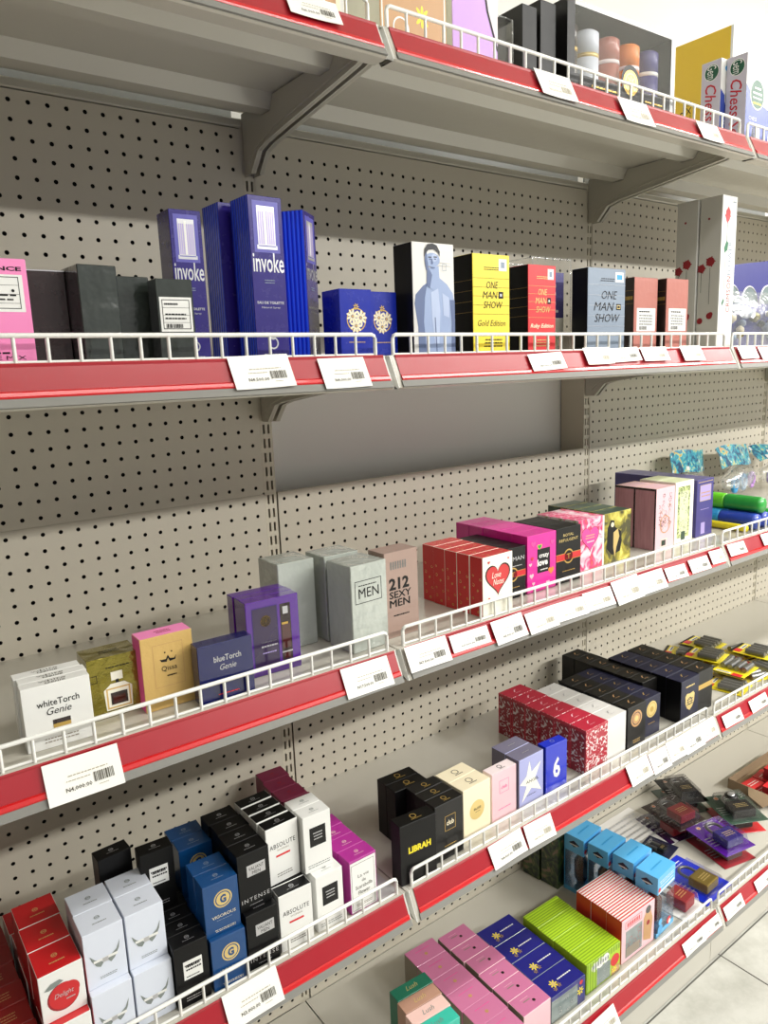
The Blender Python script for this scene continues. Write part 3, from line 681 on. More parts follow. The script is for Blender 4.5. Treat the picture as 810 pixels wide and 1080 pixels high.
# third shelf
gen = lambda ink, a, b: [('text',ink,.2,.66,.62,.1,a,{'bold':.01}),('text',ink,.33,.52,.36,.11,b,{'shear':.3})]
design('wt','white_perfume_carton',.081,.0205,.084,'white','white','white',[
 ('brand_name','front',gen('blackcard','whiteTorch','Genie')+[('lines','rosegrey',.25,.08,.5,.1,2)]),('top_text','top',[('text','ink',.28,.5,.4,.25,'white'),('text','ink',.36,.12,.3,.35,'Genie',{'shear':.3})]),
 ('gold_window','front',[('rect','browncarton',.4,.36,.26,.07),('rect','gold',.4,.3,.26,.06)])])
design('gld','gold_foil_carton',.07,.05,.086,'goldfoil',prints=[
 ('bottle_picture','front',[('rect','ivory',.42,.6,.22,.14),('rect','blackcard',.5,.55,.06,.06),('poly','ivory',[(.28,.12),(.26,.46),(.4,.55),(.66,.55),(.8,.46),(.78,.12)]),('frame','kraftgold',.3,.14,.46,.34,.03),('rect','browncarton',.38,.2,.32,.2),('rect','darkglass',.42,.22,.24,.12)]),
 ('printed_text','front',[('lines','blackcard',.3,.8,.5,.05,1),('frame','blackcard',.02,.62,.14,.12,.01)]),('top_text','top',[('lines','blackcard',.3,.35,.4,.25,2)])])
design('qis','gold_pink_carton',.073,.034,.106,'kraftgold','candypink','hotpink',[
 ('brand_name','front',[('poly','blackcard',[(.34,.68),(.37,.64),(.47,.63),(.5,.68),(.53,.63),(.64,.64),(.66,.7),(.62,.66),(.54,.67),(.5,.72),(.46,.67),(.38,.67)]),('disc','blackcard',.45,.76,.015),('disc','blackcard',.58,.76,.015),('text','blackcard',.36,.5,.3,.08,'Qissa'),('lines','blackcard',.44,.42,.2,.05,1)]),
 ('framed_panel','front',[('frame','amber',.22,.3,.58,.58,.008)]),('top_text','top',[('lines','rosered',.36,.3,.3,.4,2)])])
design('blt','navy_perfume_carton',.082,.024,.086,'navyglossy','navyglossy','navyglossy',[
 ('brand_name','front',[('text','silver',.28,.68,.5,.1,'blueTorch',{'bold':.01}),('text','silver',.38,.53,.3,.1,'Genie',{'shear':.3}),('lines','cardred',.3,.1,.4,.05,1)])])
design('prp','purple_gift_carton',.088,.0215,.119,'purplegloss','purplegloss','purplegloss',[
 ('dark_panel','front',[('rect','purpledark',.12,.12,.46,.78),('frame','violet',.11,.11,.48,.8,.008)]),
 ('gold_seal','front',[('disc','gold',.36,.72,.1),('ring','browncarton',.36,.72,.03,.045),('ring','browncarton',.36,.72,.065,.075)]),
 ('printed_text','front',[('lines','silver',.26,.42,.28,.04,1),('lines','silver',.24,.36,.32,.06,1),('lines','lilac',.26,.28,.28,.04,1)]),
 ('bottle_window','front',[('rect','browncarton',.64,.14,.2,.76),('rect','darkglass',.66,.3,.16,.32),('rect','darkglass',.68,.16,.12,.1),('rect','silver',.69,.76,.1,.1),('rect','gold',.66,.62,.12,.03),('rect','silver',.64,.24,.2,.02)])])
design('slv','tall_wrapped_carton',.069,.067,.148,'wrap_grey',bevel=.0012)
design('slvb','tall_wrapped_carton',.07,.06,.148,'wrap_grey',bevel=.0012)
design('men','tall_wrapped_carton',.074,.066,.146,'wrap_grey',bevel=.0012,prints=[
 ('framed_lettering','front',[('frame','blackcard',.1,.56,.74,.26,.014),('text','blackcard',.2,.62,.56,.11,'MEN'),('lines','blackcard',.2,.75,.5,.03,1)])])
design('sexy','rose_grey_carton',.072,.045,.15,'roseclay',prints=[
 ('brand_name','front',[('text','blackcard',.12,.56,.6,.14,'212',{'bold':.04}),('text','blackcard',.12,.46,.66,.085,'SEXY',{'bold':.02}),('text','blackcard',.12,.36,.6,.085,'MEN'),('text','blackcard',.125,.362,.6,.085,'MEN'),('text','blackcard',.13,.36,.6,.085,'MEN'),('lines','blackcard',.2,.24,.5,.04,1)]),
 ('metal_emblem','front',[('vbars','steelgrey',.16,.8,.5,.09,7),('rules','steelgrey',.16,.84,.5,.001,1)])])
design('love','scarlet_heart_carton',.079,.0325,.113,'ivory','scarlet','scarlet',[
 ('heart_print','front',[('heart','blackcard',.5,.62,.84),('heart','scarlet',.5,.62,.76),('text','ivory',.3,.62,.3,.1,'Love',{'shear':.3}),('text','ivory',.34,.5,.36,.1,'Notes',{'shear':.3}),('heart','scarlet',.2,.9,.08),('heart','cardred',.85,.9,.06),('heart','cardred',.2,.3,.06),('lines','rosegrey',.3,.22,.4,.04,1)]),
 ('gold_swirls','left',[('swirls','gold',.02,.05,.96,.45,6),('swirls','palegold',.02,.4,.96,.5,4)]),('gold_swirls','top',[('swirls','palegold',.05,.05,.9,.9,5)])])
blk = lambda a, b: [('brand_name','front',[('text','palegold',.25,.8,.5,.06,a),('text','palegold',.14,.72,.72,.06,b)] if b else [('text','silver',.2,.72,.72,.07,a,{'bold':.02})]),
  ('red_belt','front',[('rect','gold',0,.41,1,.13),('rect','cardred',0,.42,1,.11)]),('gold_crest','front',[('disc','gold',.5,.475,.2),('disc','blackcard',.5,.475,.16),('text','gold',.42,.43,.16,.09,'T'),('lines','gold',.25,.2,.5,.04,1)])]
design('mblk','black_red_belt_carton',.072,.0345,.102,'blackcard',prints=[('brand_name','front',[('text','silver',.5,.74,.44,.08,'MAN'),('lines','silver',.45,.62,.4,.04,1)])]+blk('','x')[1:])
design('royal','black_crest_carton',.078,.0395,.118,'blackcard',prints=[('brand_name','front',[('text','palegold',.28,.84,.42,.05,'ROYAL'),('text','palegold',.12,.75,.76,.05,'REFULGENT')])]+blk('','x')[1:])
design('crazy','magenta_heart_carton',.085,.041,.118,'magenta',prints=[
 ('black_panel','front',[('rect','blackcard',.34,.32,.44,.42),('text','white',.4,.56,.34,.08,'crazy',{'bold':.03}),('text','white',.34,.44,.36,.12,'love',{'bold':.04}),('lines','white',.42,.35,.28,.05,1)]),
 ('heart_pattern','front',[('heart','bright_yellow',.42,.78,.16),('heart','toygreen',.42,.78,.13),('heart','orange',.82,.32,.2),('heart','blush',.14,.3,.14),('heart','blush',.1,.5,.1),('heart','hotpink',.2,.85,.16),('heart','hotpink',.86,.82,.14),('heart','cardred',.16,.6,.1),('heart','blush',.2,.16,.1),('heart','blush',.7,.12,.12)]),
 ('swirls','top',[('swirls','hotpink',.05,.05,.9,.9,8)])])
design('hrt','pink_floral_carton',.09,.0385,.115,'floralpink','floralpink','floralside',[
 ('heart_print','front',[('heart','rosered',.45,.62,.7),('heart','hotpink',.45,.625,.66),('lines','palegold',.26,.6,.36,.1,2),('lines','white',.3,.52,.3,.06,1),('rect','white',.93,0,.07,1)])])
design('grn','picture_carton',.096,.041,.116,'goldpic','darkgreen','darkgreen',[
 ('lady_picture','front',[('poly','blackcard',[(.1,.3),(.12,.7),(.24,.86),(.36,.84),(.4,.7),(.62,.6),(.66,.4),(.6,.2),(.3,.15)]),('disc','cream',.3,.76,.06),('poly','palegold',[(.34,.6),(.5,.66),(.56,.5),(.46,.3),(.4,.1),(.34,.3)])])])
design('pnkT','tall_pink_carton',.082,.056,.15,'blush','blush','woodpink',[
 ('lace_print','front',[('swirls','browncarton',.15,.35,.7,.55,26),('swirls','amber',.2,.3,.6,.5,14),('ring','amber',.5,.4,.24,.27)]),('small_label','front',[('frame','cream',.3,.03,.34,.13,.02),('rect','stem',.34,.05,.22,.09)]),
 ('brown_edges','left',[('rect','browncarton',0,.965,1,.035),('rect','browncarton',.93,0,.07,1)]),('foil_border','top',[('frame','palegold',.02,.04,.96,.92,.02)])])
design('grnT','tall_green_carton',.082,.05,.154,'ivory','palegreen','ivory',[
 ('green_panel','front',[('rect','sageprint',.14,.08,.66,.84),('rect','palegreen',.24,.14,.46,.7),('swirls','stem',.26,.16,.4,.68,26),('rect','darkgreen',.36,.04,.22,.14)])])
design('purT','tall_violet_carton',.08,.048,.148,'violetcarton','violettop','violetcarton',[
 ('lilac_panel','front',[('rect','lilac',.18,.62,.66,.28),('frame','palegold',.18,.62,.66,.28,.015),('lines','amber',.24,.68,.54,.12,2),('lines','lilac',.22,.46,.56,.03,1)]),
 ('lilac_label','front',[('rect','lilac',.3,.04,.24,.2),('rect','palegold',.06,.95,.88,.01)])])
# fourth shelf
design('apple','apple_carton',.056,.055,.0715,'white','applered','applered',[
 ('apple_print','front',[('disc','rosered',.5,.42,.36),('disc','applered',.52,.43,.34),('disc','applered',.66,.5,.22),('poly','leafgrey',[(.1,.68),(.26,.78),(.46,.8),(.54,.74),(.36,.68),(.2,.66)]),('text','silver',.3,.4,.44,.12,'Delight',{'shear':.3}),('lines','silver',.54,.31,.22,.07,1)]),emb('palegold')])
design('dred','dark_red_carton',.06,.042,.068,'deepred',prints=[('gold_smudge','top',[('lines','amber',.3,.3,.4,.4,3)])])
wing = ('winged_mask_print','front',[('poly','leafgrey',[(.12,.6),(.16,.5),(.26,.38),(.36,.34),(.44,.4),(.36,.46),(.24,.5)]),('poly','leafgrey',[(.88,.68),(.84,.54),(.72,.4),(.62,.35),(.54,.42),(.64,.48),(.78,.54)]),('rect','white',.2,.44,.6,.045),('rect','silver',.42,.4,.14,.08),('lines','leafgrey',.3,.12,.44,.06,2)])
design('wingw','white_winged_carton',.054,.048,.085,'icewhite','icewhite','icewhite',[wing,emb('leafgrey')])
design('savb','black_labelled_carton',.05,.028,.1,'black',prints=[
 ('white_label','front',[('rect','white',.24,.44,.56,.3),('lines','blackcard',.28,.56,.48,.15,2),('lines','blackcard',.3,.6,.42,.12,1),('lines','blackcard',.3,.46,.4,.05,1)]),
 ('printed_text','front',[('lines','silver',.25,.08,.5,.08,2)]),emb('silver')])
design('vig','blue_gold_crest_carton',.0545,.034,.0845,'steelblue',prints=[
 ('gold_crest','front',[('disc','palegold',.55,.66,.26),('disc','steelblue',.55,.66,.22),('disc','palegold',.55,.66,.19),('text','steelblue',.46,.58,.18,.16,'G',{'bold':.05}),('text','cream',.2,.32,.68,.06,'VIGOROUS'),('lines','bluegrey',.3,.26,.46,.03,1)]),
 ('printed_text','front',[('lines','cream',.25,.05,.6,.06,2)]),emb('bluegrey')])
design('val','black_silver_plate_carton',.053,.034,.095,'black',prints=[
 ('silver_plate','front',[('rect','silver',.28,.58,.58,.2),('text','blackcard',.33,.68,.48,.06,'VALIANT'),('text','blackcard',.44,.6,.26,.06,'MEN')]),
 ('printed_text','front',[('text','silver',.06,.14,.88,.07,'INTENSE',{'spacing':1.3}),('lines','silver',.3,.06,.4,.03,1)]),emb('silver')])
design('abso','white_and_black_perfume_carton',.058,.024,.1,'white','black','white',[
 ('brand_name','front',[('text','blackcard',.1,.62,.8,.08,'ABSOLUTE',{'spacing':1.1}),('text','rosegrey',.32,.56,.36,.03,'WOMAN'),('rect','cardred',.28,.46,.44,.035)]),
 ('printed_text','front',[('lines','ink',.26,.1,.5,.08,2)]),emb('silver')])
design('bsq','white_perfume_carton',.051,.03,.1,'white','white','white',[
 ('black_square','front',[('rect','blackcard',.22,.44,.58,.34),('lines','silver',.34,.54,.34,.16,3)]),('printed_text','front',[('lines','leafgrey',.1,.06,.8,.08,2)]),emb('leafgrey')])
design('lav','magenta_perfume_carton',.055,.034,.099,'fuchsia','fuchsia','fuchsia',[
 ('white_panel','front',[('rect','white',.03,.02,.94,.94),('frame','ink',.07,.05,.84,.86,.012),('text','ink',.3,.64,.4,.06,'La vie'),('text','ink',.44,.54,.14,.06,'de'),('text','ink',.2,.43,.62,.07,'Scarabella'),('text','ink',.3,.32,.42,.07,'Flower'),('lines','rosegrey',.2,.1,.6,.06,2)]),emb('blush')])
design('mrn','maroon_carton',.057,.04,.1,'maroon',prints=[emb('rosered')])
design('lib','black_lettered_carton',.078,.03,.117,'black',prints=[
 ('brand_name','front',[('text','bright_yellow',.22,.5,.62,.11,'LIBRAH',{'bold':.05})]),('maker_mark','top',[('ring','gold',.5,.55,.06,.08),('lines','gold',.38,.2,.3,.16,1)])])
design('libk','plain_black_carton',.078,.03,.113,'black',prints=[('maker_mark','top',[('ring','gold',.5,.55,.06,.08),('lines','gold',.38,.2,.3,.16,1)])])
design('clb','dark_green_black_carton',.069,.0285,.115,'charcoal',prints=[
 ('gold_badge','front',[('frame','gold',.34,.5,.38,.26,.012),('text','cream',.4,.59,.26,.09,'club',{'bold':.02}),('lines','gold',.3,.22,.45,.04,1)]),('maker_mark','top',[('ring','gold',.5,.55,.06,.08),('lines','gold',.4,.2,.24,.16,1)])])
design('crm','cream_perfume_carton',.075,.039,.11,'cream',prints=[
 ('gold_disc','front',[('disc','palegold',.5,.52,.27),('text','blackcard',.38,.52,.26,.045,'BLISS',{'bold':.02}),('lines','blackcard',.42,.47,.18,.025,1)]),('maker_mark','top',[('ring','blackcard',.5,.55,.08,.1),('lines','blackcard',.38,.22,.28,.14,1)])])
design('bls','blush_carton',.07,.026,.106,'blush','blushwhite','blushwhite',[
 ('rose_badge','front',[('frame','hotpink',.3,.54,.38,.26,.01),('text','hotpink',.37,.62,.24,.07,'club'),('lines','hotpink',.25,.2,.5,.04,1)]),('maker_mark','top',[('ring','blackcard',.5,.55,.06,.08),('lines','blackcard',.4,.2,.24,.16,1)])])
design('ang','lavender_star_carton',.074,.0385,.111,'lavender','lavtop','lavtop',[
 ('star_print','front',[('poly','ivory',[(.02,.5),(.3,.62),(.42,.9),(.5,.66),(.9,.8),(.66,.52),(.92,.2),(.5,.34),(.1,.12),(.3,.42)]),('text','blackcard',.28,.46,.52,.06,'ANGEL',{'bold':.01}),('lines','blackcard',.3,.2,.4,.03,1)]),('maker_mark','top',[('lines','silver',.38,.4,.28,.16,1)])])
design('six','cobalt_carton',.064,.024,.112,'cobalt',prints=[('numeral','front',[('text','white',.34,.3,.34,.42,'6',{'bold':.03})]),('maker_mark','top',[('ring','silver',.5,.55,.06,.08)])])
topi = lambda mt: ('maker_mark','top',[('poly',mt,[(.44,.44),(.52,.62),(.6,.68),(.5,.66),(.44,.56),(.4,.46)]),('lines',mt,.38,.28,.24,.08,1)])
design('dmk','red_damask_carton',.078,.043,.107,'damask','crimson','damaskside',[topi('blush'),('red_borders','left',[('rect','crimson',0,.93,1,.07),('rect','crimson',.9,0,.1,1),('rect','crimson',0,0,.08,1)]),('red_border','front',[('rect','crimson',0,.95,1,.05)])])
design('wpl','plain_white_carton',.072,.042,.102,'dirty_white',prints=[topi('silver')])
design('g1','black_bronze_carton',.07,.041,.106,'charcoal',prints=[('bronze_disc','front',[('disc','amber',.48,.68,.3),('ring','browncarton',.48,.68,.2,.23),('disc','palegold',.48,.68,.1),('lines','gold',.3,.1,.4,.1,2)]),topi('amber')])
design('g2','navy_gold_carton',.07,.041,.1,'navycard',prints=[('gold_disc','front',[('disc','palegold',.5,.68,.3),('ring','gold',.5,.68,.22,.25),('disc','gold',.5,.68,.1),('lines','gold',.3,.3,.4,.05,1)]),topi('gold')])
design('g3','black_carton',.068,.042,.106,'charcoal',prints=[topi('amber')])
design('egl','navy_crest_carton',.08,.043,.112,'navycard','navycard','black',[('winged_crest','front',[('lines','palegold',.24,.78,.5,.1,1),('poly','palegold',[(.24,.6),(.32,.66),(.5,.64),(.68,.66),(.76,.6),(.74,.42),(.64,.3),(.5,.24),(.36,.3),(.26,.42)]),('ring','navycard',.5,.46,.1,.13),('lines','navycard',.32,.36,.36,.18,3)]),topi('gold')])
design('bnd','black_gold_band_carton',.07,.042,.112,'charcoal',prints=[('gold_band','front',[('rect','gold',0,.56,1,.12)]),topi('amber')])
# base shelf
lst = ('gold_script','top',[('text','palegold',.36,.35,.3,.35,'Lush',{'shear':.4})])
for k_, c_ in (('lg','tealgreen'),('lt','tan'),('lp','peach'),('la','aqua')): design(k_,'slim_%s_carton' % {'lg':'green','lt':'tan','lp':'pale_pink','la':'turquoise'}[k_],.088,.031,.19,c_,prints=[('gold_script','top',[('text','palegold' if k_ in('lg','lt') else 'leafgrey',.34,.35,.32,.35,'Lush',{'shear':.4})])])
design('pk1','wide_rose_carton',.084,.05,.084,'rosepink','rosepink','rosegrey',[('small_seal','top',[('disc','amber',.5,.4,.05),('lines','hotpink',.25,.66,.5,.1,1)])])
design('pk2','rose_carton',.082,.046,.086,'blush','rosepink','rosegrey',[('small_seal','top',[('disc','browncarton',.6,.4,.045),('lines','rosegrey',.3,.5,.24,.16,1),('lines','blush',.25,.7,.3,.06,1)])])
design('nvy','navy_toy_carton',.11,.06,.067,'windowgrey','deepnavy','deepnavy',[('yellow_splash_print','top',[('flower','bright_yellow',.3,.42,.1,7),('disc','palegold',.3,.42,.05),('flower','gold',.38,.28,.06,6),('flower','gold',.24,.2,.05,6)]),('white_lettering','top',[('lines','white',.42,.42,.44,.14,1)]),
 ('printed_frame','front',[('rect','deepnavy',0,.86,1,.14),('rect','deepnavy',.78,0,.22,1),('flower','bright_yellow',.86,.5,.1,7),('disc','cardred',.88,.82,.05),('swirls','silver',.1,.1,.6,.6,6)])])
def stripes(n, mt): return [('rect',mt,0,(j+.1)/n,1,.45/n) for j in range(n)]
design('lim','lime_striped_carton',.122,.049,.078,'lime','lime','lime',[('stripes','top',stripes(7,'limedark')),('vertical_stripes','front',[('vbars','limedark',0,0,.3,1,4),('vbars','limedark',.3,.8,.7,.2,9)]),
 ('window_print','front',[('rect','windowgrey',.3,.05,.4,.6),('swirls','leafgrey',.32,.08,.36,.5,8),('disc','cardred',.84,.5,.13),('rect','amber',.74,.02,.24,.26),('flower','bright_yellow',.82,.18,.08,7)]),('white_lettering','front',[('disc','white',.24,.76,.1),('disc','white',.4,.78,.11),('disc','white',.56,.8,.1),('vbars','leafgrey',.16,.72,.5,.12,7)])])
design('rst','red_striped_carton',.13,.0455,.118,'blush','white','stripered',[('stripes','top',stripes(6,'stripered')),('white_lettering','top',[('lines','white',.3,.4,.4,.2,1)]),
 ('window_print','front',[('rect','windowgrey',.12,.08,.5,.62),('swirls','rosered',.14,.12,.46,.55,12),('rect','rosegrey',.14,.1,.4,.2),('poly','amber',[(.66,.2),(.66,.7),(.74,.86),(.86,.86),(.94,.6),(.9,.1)]),('disc','browncarton',.8,.86,.08),('disc','rosered',.8,.55,.05)]),('white_lettering','front',[('frame','cardred',.1,.76,.5,.16,.01),('vbars','cardred',.15,.79,.4,.09,8)])])
# ------------------------------------------------------------------ goods, shelf by shelf
S1, S2, S3, S4, S5 = SZ[1], SZ[2], SZ[3], SZ[4], SZ[5]
E0 = .0004
# --- second shelf
z = S2+E0
put('pinkA', -.629, -.372, z, 'pink carton with white ingredient label at the left edge')
put('brown', -.484, -.318, z, 'narrow dark brown wrapped carton just right of the pink one', 0)
put('wblack', -.430, -.360, z, 'black shrink-wrapped carton, larger of the pair left of the labelled one', 4.)
put('wblack2', -.379, -.322, z, 'black shrink-wrapped carton peeking out behind the larger black one', 2)
put('tester', -.335, -.360, z, 'small black carton with white label in front of tall blue one', -1)
put('inv1', -.2925, -.318, z, 'tall violet carton with silver cap picture behind the small labelled carton', -1.3, faces=('front',))
put('inv', -.207, -.290, z, 'tall ribbed blue carton, leftmost of the three together, front hidden', 2.3, 'tall ribbed blue cartons', ('left',))
put('inv', -.191, -.350, z, 'tall ribbed blue carton with cap picture, middle and nearest of three', 1.8, 'tall ribbed blue cartons')
put('inv', -.072, -.3, z, 'tall ribbed blue carton turned aside, rightmost of the three together', 40, 'tall ribbed blue cartons', ('front',))
put('flor', -.047, -.350, z, 'small blue carton with floral emblem, left of two', -1, 'small blue floral cartons')
put('flor', .019, -.330, z, 'small blue carton with floral emblem, right of two', 0, 'small blue floral cartons')
put('torso', .090, -.360, z, 'black and white carton printed with a bare-chested man', -1.4)
put('omsY', .223, -.360, z, 'yellow carton with black side and black lettering', -1.4)
put('omsR', .362, -.360, z, 'red carton with black side, in front of clear packs', 0)
put('omsG', .532, -.361, z, 'blue-grey carton with large black lettering', -1.5)
put('salm', .700, -.350, z, 'salmon carton with dark side and white label, left of two', 0, 'salmon cartons')
put('salm', .799, -.362, z, 'salmon carton with dark side and white label, right of two', 0, 'salmon cartons')
put('crim', 1.047, -.342, z, 'tall white carton with crimson roses, the front one of two', 0, 'tall rose cartons')
put('crim', 1.044, -.283, z, 'tall white carton with crimson roses, the rear one of two', 0, 'tall rose cartons', ('left',))
def clear_pack(x, y, zz, w, d, h, label, th=0):
    r = empty('clear_plastic_pack', (x, y, zz), (0,0,R(th))); tag(r, label, 'clear pack')
    mb = MB(); mb.box(0,w,0,d,0,h,'film_box'); mb.build('plastic_box', r, bevel=.002, segs=2)
    mb = MB()
    for s in (0,1): mb.tube([(s*w,0,.001),(s*w,0,h)], .0012, 'film_wrinkled', 5)
    mb.tube([(0,0,h),(w,0,h)], .0012, 'film_wrinkled', 5); mb.tube([(0,0,h),(0,d,h)], .0012, 'film_wrinkled', 5); mb.build('box_seams', r)
    return r
r = clear_pack(.452, -.290, z, .115, .085, .184, 'clear plastic pack with violet insert, right one behind the red carton')
mb = MB(); mb.box(.012,.108,.012,.014,.07,.16,'violetcarton'); mb.box(.012,.108,.012,.014,.002,.069,'ivory'); mb.build('insert_card', r)
mb = MB()
for vs_, fs_, mt_, lv_ in flat([('text','white',.58,.12,.26,.7,'cool',{'rot':270,'bold':.02})], .094, .09): mb.raw([(.012+u, .0116, .07+v) for u,v in vs_], fs_, mt_)
mb.build('brand_name', r)
mb = MB()
for vs_, fs_, mt_, lv_ in flat([('flower','ivory',.4,.6,.2,7),('flower','palegreen',.7,.4,.2,7),('flower','leafgrey',.25,.25,.16,7),('swirls','green',.05,.05,.9,.9,10)], .094, .067): mb.raw([(.012+u, .0114-lv_*.0002, .002+v) for u,v in vs_], fs_, mt_)
mb.build('flower_print', r)
r = clear_pack(.325, -.29, z, .115, .085, .168, 'clear plastic pack, left one, between yellow and red cartons')
mb = MB(); mb.box(.02,.05,.03,.05,.02,.14,'silver'); mb.box(.06,.1,.03,.05,.02,.13,'darkbrown'); mb.build('insert_card', r)
# blue bag of toys, right-hand bay
r = empty('blue_toy_bag', (1.125, -.325, z+.004), (R(-3),0,R(-2))); tag(r, 'blue castle-topped toy bag right of the tall rose cartons', 'toy bag')
mb = MB(); W_ = .3
out = [(0,0),(W_,0),(W_,.232),(.27,.226),(.2,.218),(.12,.210),(.062,.203),(.062,.234),(0,.232)]
n = len(out); vs_ = [(x,.026,zz) for x,zz in out]+[(x,.030,zz) for x,zz in out]
mb.raw(vs_, [tuple(range(n)), tuple(range(2*n-1,n-1,-1))]+[((i+1)%n,i,n+i,n+(i+1)%n) for i in range(n)], 'deepnavy'); mb.build('blue_backing_card', r)
mb = MB()
for cx, rad in ((.065,.04),(.15,.038),(.24,.042)):
    pts = [(cx+rad*math.cos(R(a)), .0255, .11+rad*1.15*math.sin(R(a))) for a in range(0,181,15)]
    mb.raw(pts, [tuple(range(len(pts)-1,-1,-1))], 'windowgrey'); mb.tube(pts, .0022, 'silver', 6)
mb.build('arched_window', r)
mb = MB(); rr_ = random.Random(4)
for i in range(16):
    cx, cz = .02+.26*rr_.random(), .012+.08*rr_.random(); s_ = rr_.uniform(.008,.016)
    mb.lathe([(s_*.3,-s_),(s_,-s_*.4),(s_,s_*.4),(s_*.3,s_)], rr_.choice(['amber','goldfoil','bluegrey','black','cream']), (cx, .014, cz+.01), 10)
mb.build('small_toys', r)
mb = MB(); N1, N2 = 14, 8; vs_ = []
for i in range(N1+1):
    for j in range(N2+1):
        u, v = i/N1, j/N2; vs_.append((W_*u, .024-.034*math.sin(math.pi*min(max(u,.02),.98))**.5*math.sin(math.pi*min(max(v,.03),1)*.9+.15)-.003*rr_.random(), .003+.135*v))
mb.raw(vs_, [(i*(N2+1)+j,(i+1)*(N2+1)+j,(i+1)*(N2+1)+j+1,i*(N2+1)+j+1) for i in range(N1) for j in range(N2)], 'film_wrinkled', True); mb.build('clear_pouch', r)
# --- third shelf
z = S3+E0
row('wt', -.555, -.370, z, 3, 'white carton with gold window at far left, %s of three', 'white cartons with gold window', -2.4, topn=1)
put('gld', -.467, -.335, z, 'gold foil carton with bottle picture between white and pink-topped cartons', -.9)
put('qis', -.402, -.358, z, 'gold carton with bright pink top and side', -1)
put('blt', -.335, -.388, z, 'small navy glossy carton in front of the purple ones', -1.9)
row('prp', -.241, -.350, z, 3, 'glossy purple carton with bottle window, %s of three', 'glossy purple cartons', -2.5)
put('slv', -.148, -.284, z, 'tall grey wrapped carton, plain front, beside the purple cartons', -.3)
put('slvb', -.066, -.296, z, 'tall grey wrapped carton standing behind the other two grey ones', .5)
put('men', -.067, -.374, z, 'grey wrapped carton with framed black letters', 2.5)
put('sexy', .013, -.357, z, 'rose-grey carton with bold black lettering at the bay joint', .3)
row('love', .208, -.390, z, 5, 'scarlet carton with heart on white front, %s in its row', 'scarlet heart cartons', 1.2, leftn=5)
row('mblk', .297, -.345, z, 4, 'black red-belted carton behind the scarlet row, %s in its row', 'black red-belted cartons', -1)
row('crazy', .373, -.347, z, 5, 'magenta carton with hearts, %s in its row', 'magenta heart cartons', -.5, leftn=1)
row('royal', .4615, -.345, z, 3, 'black carton with round gold crest, %s in its row', 'black crest cartons', -.4, leftn=1)
row('hrt', .5705, -.315, z, 3, 'pink floral heart carton, %s in its row', 'pink floral heart cartons', .7)
row('grn', .6625, -.313, z, 4, 'yellow-green picture carton with dark green top, %s in its row', 'picture cartons', -1.4, leftn=4)
row('pnkT', .847, -.322, z, 2, 'tall pink carton with lace print, %s of two', 'tall pink cartons', 2.)
row('grnT', .937, -.316, z, 2, 'tall pale green carton with ornate panel, %s of two', 'tall green cartons', .6)
row('purT', 1.035, -.315, z, 5, 'tall violet carton with lilac panel, %s in its row', 'tall violet cartons', 1.2)
# tubes
def toy_tube(x, y, zz, r_, L, mats, label, th=-90, cap=.075):
    r = empty('toy_tube', (x, y, zz), (0,0,R(th))); tag(r, label, 'tube toy')
    mb = MB(); mb.lathe([(r_*.9,0),(r_,.003),(r_,cap-.003),(r_*.96,cap)], mats[0], (0,0,r_), 24, 'x'); tag(mb.build('tube_cap', r), 'brighter coloured end')
    prof = [(r_*.95,cap+.0005)]
    for i in range(int((L-cap-.005)/.022)): t = cap+.005+i*.022; prof += [(r_*.985,t),(r_,t+.003),(r_,t+.019),(r_*.985,t+.021)]
    prof.append((r_*.9,L)); mb = MB(); mb.lathe(prof, mats[1], (0,0,r_), 24, 'x'); mb.build('ribbed_barrel', r)
toy_tube(1.245, -.10, z+.0415, .0215, .28, ('limegreen','toygreen'), 'green ribbed tube with lime end, resting on the blue tubes', cap=.18)
toy_tube(1.2225, -.10, z+.0005, .0215, .28, ('azure','toyblue'), 'blue ribbed tube lying under the green tube, left of two', cap=.18)
toy_tube(1.2675, -.10, z+.0005, .0215, .28, ('azure','toyblue'), 'blue ribbed tube lying under the green tube, right of two', cap=.18)
toy_tube(1.311, -.10, z+.0005, .0215, .28, ('limegreen','toygreen'), 'green ribbed tube lying on the deck right of the blue tubes', cap=.16)
toy_tube(1.186, -.12, z+.0005, .0095, .255, ('bright_yellow','bright_yellow'), 'thin yellow tube lying left of the blue tube', -92)
